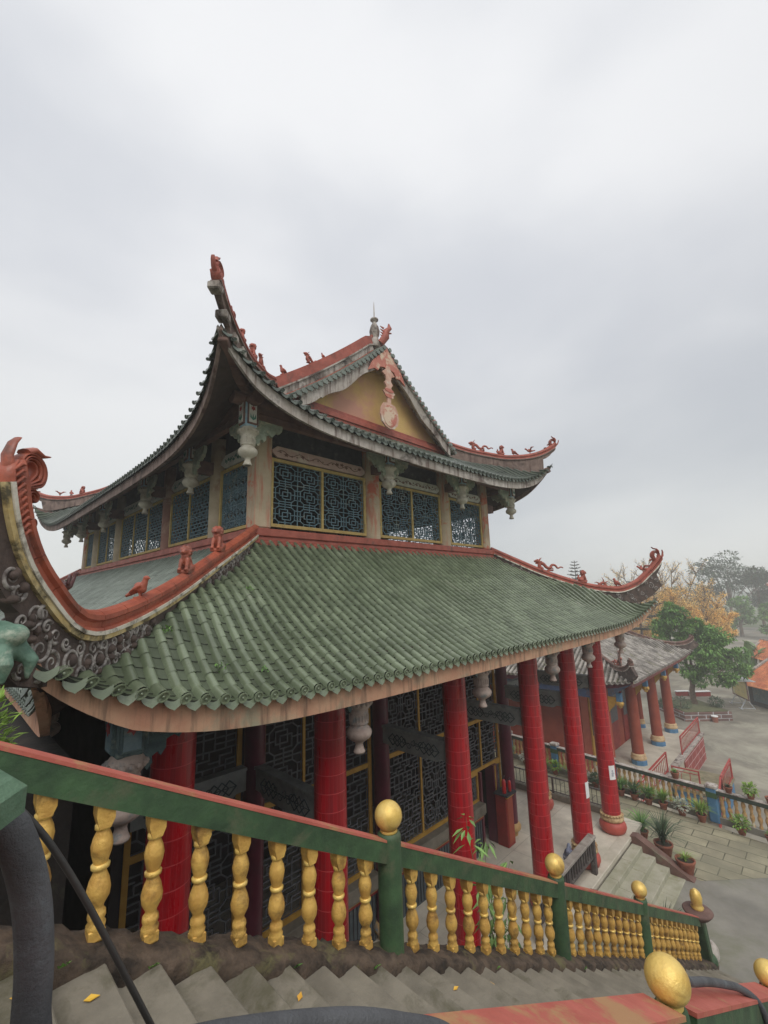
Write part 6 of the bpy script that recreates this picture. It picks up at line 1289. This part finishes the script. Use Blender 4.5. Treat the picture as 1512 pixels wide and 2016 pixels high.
# araucarias
def araucaria(base, H, w, seed, label):
    q = random.Random(seed); t = empty('norfolk_pine', base, label, 'tree', 'tiered conifers'); mt, ml = MB(), MB(); mt.tube([(0, 0, 0), (0, 0, H)], [.25, .03], 7)
    z = H * .25
    while z < H:
        f = (1 - z / H); L_ = w * (.08 + f ** .8); nb_ = 7; a0 = q.uniform(0, 1)
        for k in range(nb_):
            a = a0 + k / nb_ * 6.283; d = Vector((math.cos(a), math.sin(a), 0)); pts = [Vector((0, 0, z)) + d * L_ * s + Vector((0, 0, L_ * (.28 * s * s - .08 * s))) for s in [i / 6 for i in range(7)]]; mt.tube(pts, .03, 4); side = Vector((-d.y, d.x, 0))
            for i in range(1, 7):
                for j in range(7):
                    for sg in (-1, 1): leaf(ml, pts[i] - d * (j * L_ / 42), side * sg * 1.0 + d * .35 + Vector((0, 0, .35 + q.uniform(-.2, .2))), (0, 0, 1), min(.55, L_ * .24) * (1.1 - i / 10), .11, .1)
        z += max(.3, w * .21 * (.5 + f))
    mt.build('trunk', BARK, t); ml.build('crown', PINE, t)
araucaria((61.2, 23.7, -3.8), 15.0, 3.6, 2, 'tall tiered conifer whose tip shows above the lower hip ridge')
araucaria((58.9, 15.9, -3.8), 12.0, 6.6, 4, 'wide tiered conifer with dark branches beside the upturned eave')
# hazy wood and far hills
HZ = [(100, 18, 13, 0), (104, 13, 17, 1), (108, 9, 14, 1), (112, 5, 12.5, 0), (98, 22, 10, 0), (118, 1, 11, 0), (92, 6, 7.5, 2), (95, 11, 8, 2), (90, 1, 6.5, 2), (126, -4, 10, 0), (102, 30, 9, 0), (140, 12, 15, 1), (140, -8, 10, 0)]
for i, (x, y, h, k) in enumerate(HZ):
    q = random.Random(50 + i); x, y, h = x * 1.3, y * 1.3 - .4, (h - 11.2) * 1.3 + 11.2 + 3.4 * .3; t = empty('distant_tree', (x, y, -3.8), ('broad hazy dark tree in the distance at right', 'tall hazy tree with a rounded crown above the far wood', 'low bushy tree at the near edge of the far wood')[k], 'tree', 'hazy trees beyond the plaza'); mt, ml = MB(), MB(); mt.tube([(0, 0, 0), (0, 0, h * .6)], [.4, .2], 6)
    for j in range(15 if k != 2 else 9):
        a = q.uniform(-1, 1) * h * .34; b = q.uniform(-.6, .6) * h * .3; z = h * q.uniform(.25 if k != 1 else .4, .97); s_ = 1 - abs(a) / (h * .5) * .5; p = U2 * a + D2 * b + Vector((0, 0, min(z, h * (.95 - .3 * abs(a) / (h * .34)))))
        mt.tube([(0, 0, h * .3), (p.x * .6, p.y * .6, p.z * .75), p], [.15, .08, .03], 5); blob_leaves(ml, p, h * .11 * s_ + .6, 190, .6, .4, .6, q)
    mt.build('trunk', BARK, t); ml.build('crown', LEAFD if k != 2 else LEAF, t)
mb = MB(); n_ = 60; vs = []
for i in range(n_ + 1):
    a = R(-60 + 170 * i / n_); 
    for j, (rr, hh) in enumerate(((300, -4), (380, 1.0), (460, 4 + 2.5 * math.sin(i * .5) + 1.5 * math.sin(i * 1.3)), (620, -4))): vs.append((rr * math.cos(a), rr * math.sin(a), hh))
mb.add(vs, [(4 * i + j, 4 * i + j + 1, 4 * i + 5 + j, 4 * i + 4 + j) for i in range(n_) for j in range(3)], sm=True); tag(mb.build('hills', leafm('hill_green', (84, 96, 74), (70, 82, 64))), kind='structure')
# banana clump
t = empty('banana_plant', (66.5, 6.9, -3.8), 'banana clump with big upright leaves behind the green tree', 'plant'); mb = MB()
for k in range(13):
    a = rng.uniform(0, 6.283); o = Vector((math.cos(a), math.sin(a), 0)); c = U2 * rng.uniform(-1.5, 2.5); h = rng.uniform(3.2, 5.4); pts = [c + o * (s * s * 1.5) + Vector((0, 0, 1 + h * (s - .3 * s ** 3))) for s in [i / 7 for i in range(8)]]; sd2 = Vector((-o.y, o.x, 0)) ; vs = []
    for i, p in enumerate(pts): ww = .42 * math.sin(math.pi * (.12 + .86 * i / 7)); vs += [p - sd2 * ww + Vector((0, 0, .1)), p, p + sd2 * ww + Vector((0, 0, .1))]
    mb.add(vs, [(3 * i + j, 3 * i + 1 + j, 3 * i + 4 + j, 3 * i + 3 + j) for i in range(7) for j in range(2)], 0, rng.random())
mb.build('leaves', leafm('banana_leaf', (110, 144, 84), (88, 124, 70)), t); mb = MB()
for k in range(5): c = U2 * (k * .8 - 1.4); mb.tube([c, c + Vector((0, 0, 2.2))], [.16, .1], 6)
mb.build('stem', LEAF, t)
# orange roofed house
def local(P1, P2):
    u = Vector((P2[0] - P1[0], P2[1] - P1[1], 0)).normalized(); n = Vector((-u.y, u.x, 0)); 
    if n.dot(Vector((.7, .7, 0))) < 0: n = -n
    return Vector((P1[0], P1[1], 0)), u, n
def house(name, P1, P2, L_, dep, zb, ze, zr, label, over=.7, tip=0.0, wallm=DRED, skew=0):
    o, u, n = local(P1, P2); t = empty(name, (o.x, o.y, zb), label, 'building'); F = lambda a, b, z: o + u * a + n * b + Vector((0, 0, z)) - Vector((o.x, o.y, zb))
    mb = MB(); mb.add([F(0, 0, zb), F(L_, 0, zb), F(L_, dep, zb), F(0, dep, zb), F(0, 0, ze), F(L_, 0, ze), F(L_, dep, ze), F(0, dep, ze), F(0, dep / 2, zr - .15), F(L_, dep / 2, zr - .15)], [(0, 1, 5, 4), (1, 2, 6, 9, 5), (2, 3, 7, 6), (3, 0, 4, 8, 7)]); w = mb.build('wall', wallm, t)
    for sg in (0, 1):
        mb = MB(); sp = .22; nrow = int((L_ + 2 * over) / sp)
        def S(a, s):     # s: 0 eave .. 1 ridge
            b = -over + (dep / 2 + over) * s; z = ze - .25 + (zr - ze + .25) * (s ** 1.15) + tip * (abs((a - L_ / 2) / (L_ / 2 + over)) ** 6) * (1 - s * .6)
            return F(a, b if sg == 0 else dep - b, z)
        for r_ in range(nrow + 1):
            a = -over + sp * r_; m = 12
            for j in range(m):
                s0, s1 = j / m, (j + 1) / m; rr = .065; p0, p1 = S(a, s0), S(a, s1); q0, q1 = S(a + sp, s0), S(a + sp, s1)
                mb.add([p0 - u * rr, p0 + Vector((0, 0, .1)), p0 + u * rr, p1 - u * rr, p1 + Vector((0, 0, .07)), p1 + u * rr], [(0, 1, 4, 3), (1, 2, 5, 4)], 0, rng.random())
                mb.add([p0 + Vector((0, 0, .02)), q0 + Vector((0, 0, .02)), q1, p1], [(0, 1, 2, 3)], 0, rng.random())
        mb.build('roof_slope', ORTILE, t)
    mb = MB(); mb.bar(F(-over, dep / 2, zr + .1), F(L_ + over, dep / 2, zr + .1), .25, .3); 
    for a in (-over, L_ + over): mb.bar(F(a, -over, ze - .15 + tip), F(a, dep / 2, zr + .08), .2, .14); mb.bar(F(a, dep + over, ze - .15 + tip), F(a, dep / 2, zr + .08), .2, .14)
    mb.build('ridge', WEATH, t); return t, w, F
t, w, F = house('orange_roof_house', (55.3, 6.5), (54.62, 5.77), 11, 6.5, -3.8, -1.75, .05, 'low house with orange tiled roof at the right edge of the plaza', wallm=DKPAINT)
for k in range(4): mb = MB(); mb.add([F(.5 + 2.6 * k, -.03, -3.4), F(2.2 + 2.6 * k, -.03, -3.4), F(2.2 + 2.6 * k, -.03, -2.1), F(.5 + 2.6 * k, -.03, -2.1), F(.5 + 2.6 * k, .03, -3.4), F(2.2 + 2.6 * k, .03, -3.4), F(2.2 + 2.6 * k, .03, -2.1), F(.5 + 2.6 * k, .03, -2.1)], [(0, 1, 2, 3), (0, 1, 5, 4), (2, 3, 7, 6), (0, 3, 7, 4), (1, 2, 6, 5)]); mb.build('shop_window', LATB, w); mb = MB(); mb.bar(F(2.4 + 2.6 * k, -.05, -3.8), F(2.4 + 2.6 * k, -.05, -1.9), .2, .1, up=(0, 1, 0)); mb.build('red_post', DRED, w)
house('rear_pavilion', (66.5, 6.4), (65.0, 2.6), 9, 5, -3.8, -.9, .7, 'second orange roofed pavilion with upturned eave behind the low house', tip=.5, wallm=OCHRE)
house('far_pavilion', (86.0, 4.9), (84.0, 1.0), 9, 6, -3.8, 6.2, 8.3, 'distant faded red roof with an upturned corner at the right edge', tip=1.2, wallm=DRED)
# notice board on trestle stands
g = empty('notice_board', (55.3, 7.6, -3.8), 'large pale yellow notice board under a white tin roof on the plaza', 'notice board')
u = Vector((-2.7, -1.37, 0)).normalized(); nn_ = Vector((-.45, .89, 0)).normalized(); mb = MB()
a = Vector((0, 0, 0)); b = a + u * 3.0; z0, z1 = .9, 2.45
f = lambda s, z, d: a + u * s + nn_ * d + Vector((0, 0, z))
mb.prism([(0, z0), (3.0, z0), (3.0, z1), (0, z1)], .08, lambda x, z, d: f(x, z, d)); mb.build('yellow_panel', BOARDY, g)
mb = MB(); mb.bar(f(-.1, z0 - .06, .05), f(3.1, z0 - .06, .05), .12, .1); mb.bar(f(3.06, z0, .05), f(3.06, z1, .05), .1, .1, up=(0, 1, 0)); mb.bar(f(-.06, z0, .05), f(-.06, z1, .05), .1, .1, up=(0, 1, 0)); mb.build('frame', BROWN, g)
mb = MB()
for s in (.5, 2.6):
    for d in (-.5, .6): mb.bar(f(s, 0.02, d), f(s, z0, .05), .06, .06, up=(0, 1, 0))
    mb.bar(f(s, .08, -.5), f(s, .08, .6), .05, .05); mb.bar(f(s - .4, .05, .6), f(s + .4, .05, .6), .06, .05)
mb.build('trestle_stand', SILV, g)
mb = MB(); mb.prism([(-.15, z1 + .05), (3.2, z1 + .05), (3.2, z1 + .09), (-.15, z1 + .09)], 1.3, lambda x, z, d: f(x, z + (.5 - abs(d - .65)) * .25, d - .65)); mb.build('tin_roof', SILV, g)
mb = MB()
for k in range(9): mb.prism([(.3 + (k % 3) * .8, 1.3 + (k // 3) * .42), (.8 + (k % 3) * .8, 1.3 + (k // 3) * .42), (.75 + (k % 3) * .8, 1.55 + (k // 3) * .42), (.32 + (k % 3) * .8, 1.58 + (k // 3) * .42)], .01, lambda x, z, d: f(x, z, .082 + d))
mb.build('faded_print', mat('faded_print', (196, 172, 96), (186, 180, 140), (150, 160, 130), rough=.7, scale=3), g)
# ------------------------------------------------------------------ haze
hz = bpy.data.materials.new('haze'); hz.use_nodes = True; nt = hz.node_tree; nt.nodes.clear(); pv = N(nt, 'ShaderNodeVolumePrincipled'); ou = N(nt, 'ShaderNodeOutputMaterial'); nt.links.new(pv.outputs[0], ou.inputs['Volume'])
pv.inputs['Color'].default_value = (1.0, 1.0, 1.0, 1); pv.inputs['Density'].default_value = .0025; pv.inputs['Anisotropy'].default_value = .1
mb = MB(); mb.box((0, 0, 6.6), (3200, 3200, 23)); tag(mb.build('haze', hz), kind='stuff')
